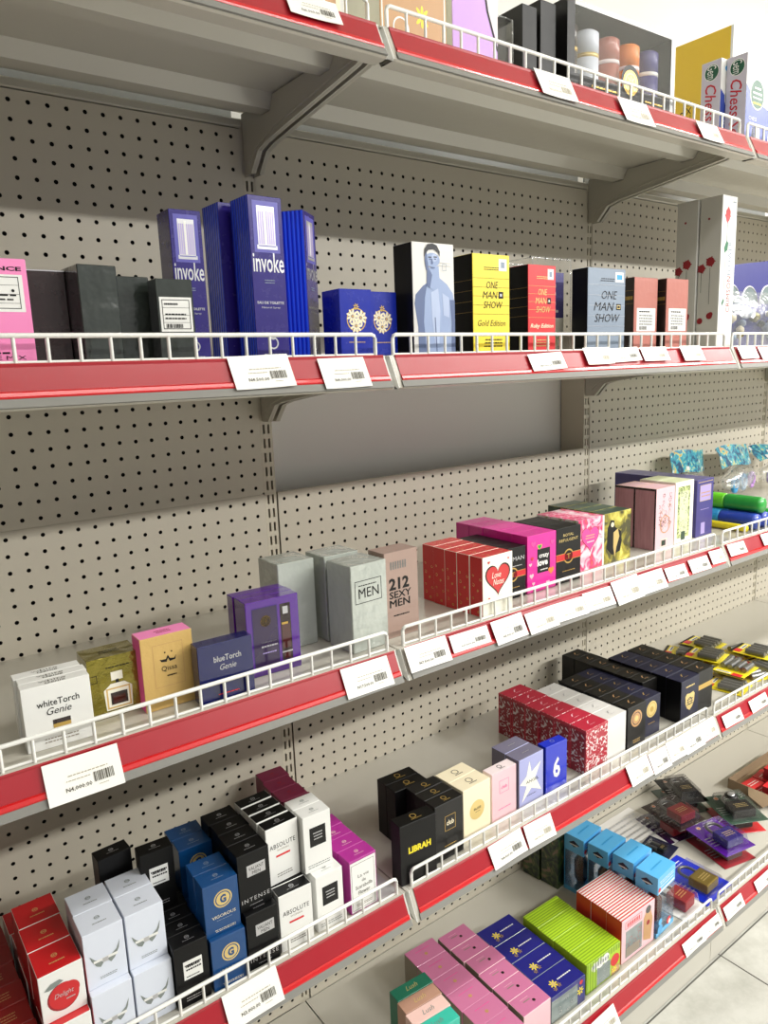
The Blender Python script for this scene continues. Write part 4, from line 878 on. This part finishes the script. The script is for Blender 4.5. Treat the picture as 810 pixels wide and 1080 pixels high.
# wrinkled header cards with clear bags
pattern('cartoonteal', [(0,(10,30,50)),(.38,(16,70,110)),(.48,(30,140,170)),(.56,(70,180,190)),(.64,(220,200,90)),(.7,(206,90,50)),(.78,(240,236,220)),(1,(20,50,90))], 42, .35, 'noise', .5, dist=1.2, detail=4)
def toy_bag(x, y, zz, rz, w, label, tilt=25, tint='lilac'):
    r = empty('bagged_toy', (x, y, zz), (0,0,R(rz))); tag(r, label, 'bagged toy', 'bagged toys with picture headers')
    rr = random.Random(int(x*1000)); mb = MB(); N = 8; vs_ = []
    ct, st = math.cos(R(tilt)), math.sin(R(tilt))
    for i in range(N+1):
        for j in range(4):
            u, v = i/N, j/3; b = .006*math.sin(u*7+rr.random())+.003*rr.random(); l = .07*v
            vs_.append((w*u, .02+l*st+b, .098+l*ct+.006*math.sin(u*5)))
    fs_ = [(i*4+j,(i+1)*4+j,(i+1)*4+j+1,i*4+j+1) for i in range(N) for j in range(3)]
    mb.raw(vs_, fs_, 'cartoonteal', True); mb.raw([(a,b+.0012,c) for a,b,c in vs_], [tuple(reversed(f)) for f in fs_], 'dirty_white', True); mb.build('header_card', r)
    mb = MB(); vs_ = []; N1, N2 = 12, 10
    for i in range(N1+1):
        for j in range(N2+1):
            u, v = i/N1, j/N2; a = 2*math.pi*v; q = max(math.sin(math.pi*u), .12)**.5; nz_ = 1+.14*math.sin(5*u*3+j)+.06*rr.random()
            vs_.append((w*u, .02+.034*q*math.cos(a)*nz_, .056+.043*q*math.sin(a)*nz_))
    mb.raw(vs_, [(i*(N2+1)+j,(i+1)*(N2+1)+j,(i+1)*(N2+1)+j+1,i*(N2+1)+j+1) for i in range(N1) for j in range(N2)], 'film_wrinkled', True); mb.build('clear_bag', r)
    mb = MB()
    for i in range(3):
        cx = w*(.22+.28*i); mb.tube([(cx+.018*math.cos(R(a)), .005, .045+.022*math.sin(R(a))) for a in range(0,361,30)], .007, [tint,'azure','lightlilac'][i%3] if i else tint, 8)
        mb.lathe([(.004,-.018),(.012,-.012),(.012,.012),(.004,.018)], ['palegreen','lilac','aqua'][i], (cx+.01,.02,.045), 10)
    mb.build('toy_pieces', r)
toy_bag(1.335, -.085, z+.002, 4, .21, 'teal picture-header toy bag above the tube cap, nearest the violet cartons', 10, 'lightlilac')
toy_bag(1.56, -.12, z+.002, 6, .235, 'teal picture-header toy bag near the right photo edge', 20, 'azure')
toy_bag(1.80, -.115, z+.002, -8, .18, 'teal picture-header toy bag, rearmost near the right photo edge', 50, 'lilac')
# white plastic sheets lying on the shelf deck
def sheet(name, pts, zz, mat, label, cat, t=.0008):
    mb = MB(); n = len(pts); vs_ = [(x,y,0) for x,y in pts]+[(x,y,t) for x,y in pts]
    mb.raw(vs_, [tuple(range(n-1,-1,-1)), tuple(range(n,2*n))]+[(i,(i+1)%n,n+(i+1)%n,n+i) for i in range(n)], mat)
    o = mb.build(name, None, (0,0,zz)); return tag(o, label, cat) if label else o
# --- fourth shelf, left-hand bay
z = S4+E0
def stack(key, x, y, n1, n2, lab, grp, th=0., lower_face=True, dx=0., dy=0., leftn=1):
    """two courses: lower row n1 deep, upper row n2 deep"""
    h = DES[key]['h']
    row(key, x, y-.012, z, n1, lab+', lower course, %s', grp, th, topn=1, leftn=leftn)
    row(key, x+dx, y+dy, z+h+.0005, n2, lab+', upper course, %s', grp, th, topn=1, leftn=leftn)
stack('apple', -.581, -.370, 5, 3, 'apple-print red and white carton', 'apple-print cartons', .5)
row('dred', -.6455, -.385, z, 8 if False else 7, 'dark red carton left of the apple-print stack, %s', 'dark red cartons', 1., topn=0)
row('dred', -.7075, -.38, z, 6, 'dark red carton at the left photo edge, %s', 'dark red edge cartons', 1., topn=0)
stack('wingw', -.5215, -.366, 2, 2, 'white carton with winged print, left column', 'white winged cartons', -.5)
stack('wingw', -.4645, -.366, 2, 2, 'white carton with winged print, right column', 'white winged cartons', -1.)
row('savb', -.409, -.386, z, 6, 'black carton with white label, lower course, %s', 'black white-label cartons', -3)
row('savb', -.415, -.292, z+.1005, 1, 'black carton with white label standing alone on the upper course, %s', 'black white-label cartons', -4)
row('savb', -.466, -.262, z, 3, 'black carton behind the white winged cartons, %s', 'black cartons behind', 1, topn=0)
put('savb', -.467, -.262, z+.1005, 'black carton on top behind the white winged cartons', 3, 'black cartons behind', ('top',))
row('vig', -.355, -.389, z, 5, 'blue carton with gold crest, lower course, %s', 'blue gold-crest cartons', -3)
row('vig', -.3565, -.380, z+.085, 2, 'blue carton with gold crest, upper course, %s', 'blue gold-crest cartons', -3)
row('vig', -.350, -.275, z+.085, 2, 'blue carton with gold crest, upper course, set further back, %s', 'blue gold-crest cartons', -3)
row('val', -.296, -.387, z, 5, 'black carton with silver plate, lower course, %s', 'black silver-plate cartons', -2.5)
row('val', -.298, -.376, z+.0955, 4, 'black carton with silver plate, upper course, %s', 'black silver-plate cartons', -1.2)
row('abso', -.239, -.386, z, 6, 'white black-topped carton, lower course, %s', 'white black-topped cartons', -3)
row('abso', -.2395, -.358, z+.1005, 4, 'white black-topped carton, upper course, %s', 'white black-topped cartons', 1, pitch=.027)
row('bsq', -.171, -.386, z, 4, 'white carton with black square, lower course, %s', 'white black-square cartons', -1)
row('bsq', -.1785, -.369, z+.1005, 2, 'white carton with black square, upper course, %s', 'white black-square cartons', -2.4)
row('lav', -.107, -.388, z, 4, 'magenta carton with white front panel, %s', 'magenta white-front cartons', -.4, jit=.003)
row('mrn', -.108, -.238, z, 5, 'maroon carton behind the magenta ones, %s', 'maroon cartons', -3, topn=0, jit=.004)
r = sheet('plastic_sheet', [(-.05,-.39),(-.01,-.39),(-.012,-.26),(-.045,-.25)], z+.0005, 'grey_sheet', 'pale plastic sheet lying between the magenta and black cartons', 'plastic sheet')
# --- fourth shelf, middle bay
put('lib', .001, -.388, z, 'black carton with yellow lettering at the bay joint', -5)
row('libk', .066, -.291, z, 2, 'plain black carton behind the yellow-lettered one, %s', 'plain black cartons', -2.7, topn=0)
row('clb', .088, -.381, z, 3, 'dark green-black carton with framed badge, %s', 'dark badge cartons', -.3)
row('crm', .169, -.369, z, 2, 'cream carton with gold disc, %s of two', 'cream cartons', 2)
put('bls', .256, -.359, z, 'blush pink carton between the cream and lavender cartons', .2)
row('ang', .330, -.363, z, 2, 'lavender carton with star print, %s of two', 'lavender cartons', .6)
put('six', .410, -.364, z, 'bright blue carton with a white numeral', -3)
row('dmk', .5385, -.367, z, 6, 'red damask carton, %s in its row', 'red damask cartons', .4, jit=.002, gap=.0014)
row('wpl', .624, -.359, z, 5, 'plain white carton, %s in its row', 'plain white cartons', .4)
row('g1', .699, -.361, z, 5, 'black carton with bronze disc, %s in its row', 'black bronze-disc cartons', -1)
row('g2', .773, -.352, z, 5, 'navy carton with gold disc, %s in its row', 'navy gold-disc cartons', -.7)
row('g3', .847, -.300, z, 6, 'black carton in the short row beside navy gold-disc cartons, %s', 'black cartons in the fourth row', 0, topn=0)
row('egl', .908, -.369, z, 5, 'navy carton with winged crest, %s in its row', 'navy winged-crest cartons', 0)
row('bnd', .991, -.365, z, 5, 'black carton with gold band, %s in its row', 'black gold-band cartons', 0)
# battery packs
def pack(name, label, cat, x, y, zz, rz, build, group=None, tiltx=0, tilty=0):
    r = empty(name, (x,y,zz), (R(tiltx),R(tilty),R(rz))); tag(r, label, cat, group); build(r); return r
BAT = {}
def battery(r):
    if not BAT:
        mb = MB(); mb.box(-.045,.045,-.055,.055,0,.0012,'bright_yellow'); mb.box(-.045,.045,.046,.055,.0012,.0016,'black'); BAT['c'] = mb.mesh('card', .0004)
        mb = MB()
        for i in range(4): mb.lathe([(.003,-.047),(.003,-.045),(.0068,-.0445),(.0068,-.0)] , 'steelgrey', (0,0,0), 12)
        mb = MB(); BAT['b'] = []
        for i in range(4):
            m2 = MB(); x0 = -.03+i*.0195
            vs_ = []; seg = 12
            m2.tube([(x0,-.042,.0095),(x0,.012,.0095)], .0082, 'steelgrey', 12); m2.tube([(x0,-.046,.0095),(x0,-.042,.0095)], .003, 'silver', 8)
            BAT['b'].append(m2.mesh('battery_cell'))
        mb = MB(); mb.box(-.041,.041,-.05,.016,.0014,.0195,'film_box'); BAT['f'] = mb.mesh('blister', .003, 2)
        mb = MB()
        for vs_, fs_, mt_, lv_ in flat([('rect','cardred',.1,.2,.3,.6),('rect','white',.45,.3,.45,.3),('lines','black',.48,.3,.4,.3,1)], .09, .033): mb.raw([(u-.045, v+.022, .0018+lv_*.0002) for u,v in vs_], fs_, mt_)
        BAT['p'] = mb.mesh('printed_header')
    tag(link('backing_card', BAT['c'], r), 'yellow and black card')
    for m_ in BAT['b']: link('battery_cell', m_, r)
    link('blister', BAT['f'], r); link('printed_header', BAT['p'], r)
BP = [(1.335,-.115,.000,20,'rearmost flat on the deck'),(1.42,-.13,.001,-15,'rear right at the bottom'),(1.40,-.145,.022,5,'topmost of the rear stack'),(1.285,-.160,.0,30,'left, below the nearer stack'),(1.318,-.2,.022,12,'topmost of the nearer stack'),
      (1.20,-.225,.0,100,'beside the gold-band cartons'),(1.345,-.24,.0,95,'middle of the heap'),(1.455,-.235,.0,80,'right of the middle'),(1.205,-.328,.0,10,'nearest the left fence end'),(1.305,-.328,.001,75,'near the fence, second from the left'),(1.28,-.31,.022,95,'lying on top near the middle'),(1.415,-.326,.0,-10,'near the fence, right'),(1.45,-.28,.022,5,'on top at the right')]
for i, (x,y,dz,rz,w_) in enumerate(BP):
    pack('battery_pack', 'yellow blister pack of four grey batteries, %s' % w_, 'battery pack', x, y, z+.0006+dz, rz, battery, 'battery packs')
for i,(x,y) in enumerate(((1.9,-.17),(1.86,-.25))):
    pack('battery_pack', 'small battery pack at the far right photo edge, %s' % ('rear','front')[i], 'battery pack', x, y, z+.0006, 30, battery, 'battery packs')
# --- base shelf
z = S5+E0
for i, (k_, lb) in enumerate((('la','turquoise slim carton, front of the slim column'),('lp','pale pink slim carton, second in the slim column'),('lt','tan slim carton, third in the slim column'),('lg','dark green slim carton, rear of the slim column'))):
    put(k_, .034+.005*i, -.3935+.0322*i, z, lb, -4)
put('la', .116, -.432+.02, z, 'turquoise slim carton tucked beside the slim column', -3) if False else None
row('pk1', .200, -.416, z, 6, 'wide rose carton in the left rose row, %s', 'wide rose cartons', -1.6)
row('pk2', .293, -.408, z, 6, 'rose carton with dark seal in the right rose row, %s', 'rose cartons with dark seal', -1.5, jit=.003)
row('nvy', .388, -.401, z, 4, 'navy carton with yellow splash print, %s', 'navy cartons', -2)
row('lim', .510, -.400, z, 4, 'lime striped carton, %s', 'lime striped cartons', -1.2)
row('rst', .645, -.397, z, 3, 'red and white striped carton, %s', 'red striped cartons', -1)
def sky_box(x, y, th, label):
    w, d, h = .088, .06, .17
    r = empty('sky_blue_window_carton', (x,y,z), (0,0,R(th))); tag(r, label, 'toy carton', 'sky blue window cartons')
    mb = MB(); mb.box(0,w,0,d,h*.72,h,'skyblue'); mb.box(0,w,0,d,0,.012,'skyblue'); mb.box(0,w,d-.002,d,.012,h*.72,'skyblue'); mb.build('blue_card', r)
    mb = MB(); mb.box(.0005,w-.0005,.0005,d-.0025,.0125,h*.72-.0005,'smoke_film'); tag(mb.build('clear_window', r), 'clear plastic window')
    mb = MB(); mb.lathe([(.012,.014),(.02,.03),(.02,.08),(.01,.095),(.01,.1)], 'darkglass', (w*.45,d*.5,0), 14); mb.build('dark_toy', r)
    mb = MB()
    for vs_, fs_, mt_, lv_ in flat([('rect','white',.1,.35,.8,.04),('lines','white',.1,.5,.8,.25,2),('poly','white',[(.05,.05),(.95,.1),(.95,.2),(.05,.15)]),('disc','cardred',.1,.25,.07)], w, h*.28): mb.raw([(u, -.0004-lv_*.0001, h*.72+v) for u,v in vs_], fs_, mt_)
    for vs_, fs_, mt_, lv_ in flat([('poly','navycard',[(.25,.55),(.5,.35),(.8,.55),(.5,.75)]),('lines','white',.3,.4,.4,.2,1)], d, h*.28): mb.raw([(-.0004-lv_*.0001, d-u, h*.72+v) for u,v in vs_], fs_, mt_)
    for vs_, fs_, mt_, lv_ in flat([('lines','azure',.2,.4,.6,.2,1)], w, d): mb.raw([(u, v, h+.0004) for u,v in vs_], fs_, mt_)
    mb.build('printed_lettering', r)
    mb = MB()
    for vs_, fs_, mt_, lv_ in flat([('disc','cardred',.7,.14,.12),('disc','white',.75,.1,.07),('disc','azure',.2,.12,.14),('disc','skyblue',.2,.3,.1)], w, h*.7): mb.raw([(u, -.0006-lv_*.0001, v+.004) for u,v in vs_], fs_, mt_)
    mb.build('round_prints', r)
sky_box(.782, -.402, 5, 'sky blue windowed carton, front of its row')
sky_box(.785, -.330, 4, 'sky blue windowed carton, second in its row')
sky_box(.772, -.262, 5, 'sky blue windowed carton, third in its row')
sky_box(.762, -.192, 6, 'sky blue windowed carton, fourth in its row')
pattern('darkpicture', [(0,(10,14,12)),(.45,(24,40,30)),(.58,(70,90,40)),(.66,(130,100,80)),(1,(30,60,80))], 30, .35, 'noise', .3, dist=1.5, detail=3)
design('dkp','dark_picture_carton',.1,.055,.17,'darkpicture',prints=[])
put('dkp', .735, -.128, z, 'dark picture carton behind the sky blue cartons, nearer one', 6, 'dark picture cartons')
put('dkp', .725, -.07, z, 'dark picture carton against the back panel', 6, 'dark picture cartons')
# price list sheets
r = empty('printed_paper_sheet', (1.045,-.222,z+.0005)); tag(r, 'grey printed paper sheet lying behind the sky blue cartons', 'paper')
mb = MB(); n = 8; vs_ = []
for i in range(n+1):
    for j in range(3): vs_.append((.165*i/n, .2*j/2, .0004+.0015*math.sin(i*.8+j)**2))
mb.raw(vs_, [(i*3+j,(i+1)*3+j,(i+1)*3+j+1,i*3+j+1) for i in range(n) for j in range(2)], 'dirty_white', True); mb.build('paper', r)
mb = MB()
for vs_, fs_, mt_, lv_ in flat([('lines','silver',.1,.3,.8,.6,6),('text','ink',.6,.1,.28,.05,'MADE IN')][:1], .165, .2): mb.raw([(u, v, .0026) for u,v in vs_], fs_, mt_)
mb.build('printed_lines', r)
# padlocks in blister packs
def lock_pack(x, y, zz, rz, label, card, body, shackle='steelgrey', w=.118, l=.15, bw=.056, bl=.055, bh=.026, tiltx=0, tilty=0, dx=0, dial=None, film='film'):
    r = empty('padlock_pack', (x,y,zz), (R(tiltx),R(tilty),R(rz))); tag(r, label, 'padlock', 'padlocks in blister packs')
    mb = MB(); mb.box(-w/2,w/2,-l/2,l/2,0,.0015,card); mb.build('backing_card', r, bevel=.0005)
    by = -l/2+.02
    mb = MB(); mb.box(dx-bw/2,dx+bw/2,by,by+bl,.004,.004+bh,body); lb_ = mb.build('lock_body', r, bevel=.003, segs=2)
    sr = bw*.34; y0 = by+bl
    mb = MB(); pts = [(dx-sr,y0-.002,.004+bh/2),(dx-sr,y0+.022,.004+bh/2)]+[(dx-sr*math.cos(R(a)), y0+.022+sr*math.sin(R(a)), .004+bh/2) for a in range(15,180,15)]+[(dx+sr,y0+.022,.004+bh/2),(dx+sr,y0-.002,.004+bh/2)]
    mb.tube(pts, .0042, shackle, 10); mb.build('shackle', r)
    mb = MB()
    for vs_, fs_, mt_, lv_ in flat([('lines','palegold',.2,.3,.6,.4,3),('text','palegold',.3,.6,.4,.2,'TOP')][:1], bw, bl): mb.raw([(dx-bw/2+u, by+v, .0045+bh) for u,v in vs_], fs_, mt_)
    mb.build('stamped_text', lb_)
    mb = MB(); a0, a1, b0, b1 = dx-bw*.72, dx+bw*.72, by-.01, y0+.022+sr+.012; hh = .008+bh; q = .006
    vs_ = [(a0,b0,.0016),(a1,b0,.0016),(a1,b1,.0016),(a0,b1,.0016),(a0+q,b0+q,hh),(a1-q,b0+q,hh),(a1-q,b1-q*2,hh),(a0+q,b1-q*2,hh)]
    mb.raw(vs_, [(0,1,5,4),(1,2,6,5),(2,3,7,6),(3,0,4,7),(4,5,6,7)], film); mb.build('blister', r, bevel=.002, segs=2)
    mb = MB()
    for vs_, fs_, mt_, lv_ in flat([('disc','orange',.3,.88,.06),('ring','white',.3,.88,.04,.055),('lines','white',.45,.8,.4,.12,2),('lines','silver',.06,.3,.2,.3,4)], w, l): mb.raw([(u-w/2, v-l/2, .0018+lv_*.0001) for u,v in vs_], fs_, mt_)
    mb.build('card_print', r)
    if dial:
        mb = MB(); mb.lathe([(.02,0),(.02,.004),(.012,.007)], 'blackcard', (dx,y0+.02,.004+bh), 20); mb.lathe([(.011,0),(.011,.009),(.004,.0095)], 'silver', (dx,y0+.02,.004+bh), 12); mb.build('dial', lb_)
lock_pack(1.215, -.155, z+.0006, -12, 'padlock pack lying under the red padlock, dark card', 'purpledark', 'rosered')
lock_pack(1.235, -.165, z+.04, -8, 'red padlock in a blister, on top beside the paper sheet', 'browncarton', 'rosered', bw=.064, film='smoke_film')
lock_pack(1.37, -.105, z+.0006, -25, 'dark combination padlock in a blister behind the red one', 'darkgreen', 'blackcard', 'blackcard', dial=True, film='smoke_film')
lock_pack(1.365, -.11, z+.0405, -28, 'dark padlock blister lying on the combination padlock', 'charcoal', 'charcoal', 'steelgrey', film='smoke_film', w=.11)
lock_pack(1.405, -.272, z+.0006, -30, 'grey-carded padlock pack below the dial padlock', 'cardred', 'blackcard', 'steelgrey', w=.12, l=.14)
lock_pack(1.40, -.272, z+.0405, -28, 'large grey padlock with round dial, right of the violet padlock', 'darkgreen', 'blackcard', 'steelgrey', bw=.07, dial=True, film='smoke_film', w=.13, l=.15)
lock_pack(1.235, -.318, z+.0006, -14, 'padlock pack lying under the violet padlock', 'rosered', 'steelgrey')
lock_pack(1.232, -.317, z+.04, -12, 'violet padlock in a violet-carded blister', 'purplegloss', 'violet', bw=.064)
lock_pack(1.048, -.338, z+.0006, 2, 'brass padlock on a blue card beside the fence joint', 'cobalt', 'brass', bw=.06, w=.135, l=.165)
lock_pack(1.088, -.205, z+.004, 10, 'small navy-carded padlock pack behind the brass padlock', 'navycard', 'blackcard', w=.1, l=.09, bw=.03, bl=.02, bh=.012)
lock_pack(.935, -.345, z+.0006, 4, 'red and black padlock pack right of the sky blue carton', 'white', 'rosered', 'blackcard', bw=.05, w=.1, l=.15, bh=.03)
lock_pack(.93, -.19, z+.0006, -5, 'padlock pack behind the red and black one, beside sky blue cartons', 'white', 'steelgrey', w=.1, l=.13)
# tray of red packs at the right edge
r = empty('cardboard_tray', (1.56,-.335,z)); tag(r, 'open cardboard tray holding small red packs', 'tray')
mb = MB(); a, b_, h_ = .3, .17, .034
mb.box(0,a,0,b_,.0,.002,'cardboard')
for q in ((0,.002,0,b_),(a-.002,a,0,b_),(0,a,b_-.002,b_)): mb.box(q[0],q[1],q[2],q[3],.002,h_,'cardboard')
mb.box(0,a,0,.002,.002,h_*.8,'cardboard'); mb.build('tray_body', r)
mb = MB(); mb.raw([(0,.002,h_),(0,b_*.6,h_),(-.03,b_*.5,h_-.012),(-.045,.03,h_-.022),(0,.002,h_-.001),(0,b_*.6,h_-.001),(-.03,b_*.5,h_-.013),(-.045,.03,h_-.023)],[(0,1,2,3),(7,6,5,4),(0,3,7,4),(3,2,6,7),(2,1,5,6)],'cardboard'); mb.build('open_flap', r)
design('redp','small_red_pack',.07,.045,.022,'cardred','cardred','rosered',[('white_lettering','top',[('lines','white',.15,.3,.7,.4,2)]),('white_lettering','front',[('lines','white',.1,.3,.8,.4,1)])],cat='red pack')
i = 0
WH = ['lower left','lower middle','lower right','lower left rear','lower middle rear','lower right rear','upper left','upper middle','upper right','topmost']
for zz, L_ in ((.0025,[(.01,.01),(.09,.012),(.17,.01),(.012,.09),(.09,.088),(.17,.09)]),(.026,[(.02,.02),(.1,.06),(.18,.03)]),(.05,[(.09,.05)])):
    for (x,y) in L_:
        put('redp', 1.56+x, -.335+y, z+zz, 'small red pack in the cardboard tray, %s' % WH[i], random.uniform(-5,5), 'small red packs'); i += 1
# --- top shelf
z = S1+E0
design('amb','amber_gift_carton',.13,.09,.17,'amber','amber','ivory',[('gold_print','front',[('flower','bright_yellow',.62,.3,.12,8),('frame','ivory',.02,.02,.96,.96,.02),('ring','white',.3,.16,.1,.12)])],cat='gift carton')
design('yelA','yellow_gift_carton',.07,.08,.16,'bright_yellow','bright_yellow','yellow',[('orange_print','front',[('flower','orange',.5,.5,.3,8),('rect','ivory',.1,.05,.8,.15)])],cat='gift carton')
design('orgA','orange_gift_carton',.075,.08,.16,'cream','cream','ivory',[('orange_print','front',[('rect','orange',.1,.05,.35,.9),('rect','amber',.5,.05,.4,.9)])],cat='gift carton')
put('yelA', -.21, -.37, z, 'yellow gift carton on the top shelf, left-hand bay')
put('orgA', -.11, -.37, z, 'cream and orange gift carton on the top shelf, left-hand bay')
put('amb', .035, -.37, z, 'amber gift carton at the left end of the top shelf, middle bay')
design('arc','lilac_gift_carton',.1,.08,.2,'lightlilac','lightlilac','ivory',[('black_arc','front',[('poly','blushwhite',[(.6,1),(.68,.72),(.8,.45),(1,.22),(1,1)]),('poly','black',[(.55,1),(.63,.72),(.75,.45),(.96,.2),(1,.17),(1,.2),(.79,.46),(.67,.73),(.6,1)])])],cat='gift carton')
put('arc', .178, -.37, z, 'lilac gift carton with a curved black line on the top shelf')
clear_pack(.280, -.355, z, .05, .09, .1, 'empty-looking clear pack right of the lilac gift carton')
design('dk1','dark_gift_carton',.036,.07,.12,'black','black','charcoal',cat='gift carton')
design('dk2','dark_gift_carton',.04,.08,.137,'black','black','charcoal',cat='gift carton')
put('dk1', .332, -.375, z, 'narrow dark gift carton, shorter of two, on the top shelf')
put('dk2', .377, -.375, z, 'narrow dark gift carton beside the five-jar set')
# five-jar gift set
w, d, h = .318, .085, .15
r = empty('jar_gift_set', (.433,-.386,z), (0,0,R(-1.5))); tag(r, 'dark windowed gift set of five coloured jars on the top shelf', 'gift set')
mb = MB()
mb.box(0,.002,0,d,0,h,'charcoal'); mb.box(w-.002,w,0,d,0,h,'charcoal'); mb.box(.002,w-.002,d-.002,d,0,h,'charcoal'); mb.box(.002,w-.002,0,d-.002,0,.002,'charcoal'); mb.box(.002,w-.002,0,d-.002,h-.002,h,'steelgrey')
mb.build('dark_carton', r)
mb = MB(); t = .0012
mb.box(0,.02,-t,0,0,h,'charcoal'); mb.box(w-.014,w,-t,0,0,h,'steelgrey'); mb.box(.02,w-.014,-t,0,h-.008,h,'steelgrey'); mb.box(.02,w-.014,-t,0,0,.032,'charcoal'); mb.build('front_frame', r)
mb = MB(); mb.box(.02,w-.014,-.0006,-.0002,.032,h-.008,'film_box'); mb.build('clear_window', r)
for i, (u, c1, c2, lb) in enumerate(((.1,'darkbrown','gold','dark brown jar'),(.285,'icewhite','palegold','pale blue jar'),(.475,'salmon','blushwhite','dusky pink jar'),(.665,'orange','blushwhite','orange jar'),(.855,'violetcarton','white','violet jar'))):
    mb = MB(); rj = .0245
    mb.lathe([(rj*.9,.022),(rj,.026),(rj,.075)], c1, (w*u,.035,0), 22); mb.lathe([(rj*1.01,.075),(rj*1.01,.082)], c2, (w*u,.035,0), 22); mb.lathe([(rj,.082),(rj,.118),(rj*.8,.122)], c1, (w*u,.035,0), 22)
    tag(mb.build('jar', r), lb)
mb = MB(); mb.box(.004,w-.004,.006,d-.006,.0021,.022,'bluegrey'); mb.build('white_liner', r)
mb = MB()
for vs_, fs_, mt_, lv_ in flat([('disc','charcoal',.56,.3,.088),('disc','gold',.56,.28,.07),('ring','palegold',.56,.28,.045,.055),('flower','palegold',.56,.28,.04,8),('lines','gold',.2,.05,.24,.1,2),('lines','gold',.7,.04,.2,.1,2)], w, h): mb.raw([(u, -.0016-lv_*.0002, v) for u,v in vs_], fs_, mt_)
mb.build('gold_medallion', r)
# big yellow carton and board games
design('bigy','large_yellow_carton',.3,.16,.33,'white','white','yellow2' if False else 'kraftyellow' if False else 'yellowside',[('black_lettering','left',[('text','black',.66,.02,.12,.4,'EXTRA',{'rot':270}),('text','black',.42,.02,.12,.3,'Colour',{'rot':270})])],cat='carton') if False else None
P('yellowside',(240,200,36),.4,coat=.3)
design('bigy','large_yellow_carton',.3,.158,.328,'white','dirty_white','yellowside',[('black_lettering','left',[('text','black',.24,.3,.08,.26,'EXTRA',{'rot':270}),('text','black',.12,.24,.08,.26,'Colour',{'rot':270}),('rect','white',.96,0,.04,1)])],cat='large carton')
put('bigy', 1.222, -.252, z, 'large carton with yellow side and white front behind the board games')
design('chs','board_game_box',.25,.046,.19,'white','white','offwhite2' if False else 'blushgrey',[],cat='board game box') if False else None
P('gamegrey',(206,200,214),.4,coat=.2); P('gamered',(196,24,44),.4); P('gamegreen',(0,84,56),.4); P('gameblue',(40,70,170),.35,coat=.3)
design('chs','board_game_box',.25,.048,.19,'white','white','gamegrey',[
 ('green_logo','left',[('disc','white',.52,.87,.37),('disc','gamegreen',.52,.87,.34),('text','white',.3,.8,.44,.15,'Gem',{'rot':270})]),
 ('title_lettering','left',[('text','gamered',.22,.06,.56,.68,'Chess Set',{'shear':.3,'rot':270,'bold':.01})]),
 ('game_picture','front',[('poly','gameblue',[(0,0),(1,0),(1,.42),(.6,.4),(.2,.5),(0,.66)]),('disc','white',.2,.58,.13),('disc','gamegreen',.2,.58,.12),('rect','white',.12,.58,.16,.02),('rect','white',.12,.53,.16,.015),('rect','bright_yellow',.13,.47,.14,.02),('lines','white',.14,.62,.12,.06,1),('text','white',.06,.28,.14,.04,'CHESS'),('disc','azure',.08,.9,.02)]),
 ('chess_pieces_print','front',[('poly','white',[(.12+.1*i,0),(.13+.1*i,.2),(.15+.1*i,.24),(.17+.1*i,.2),(.18+.1*i,0)]) for i in range(8)])],cat='board game box')
put('chs', 1.054, -.381, z, 'board game box with blue front, nearest of two', .4, 'board game boxes')
put('chs', 1.034, -.3315, z, 'board game box with grey side, rear of two', 0, 'board game boxes')
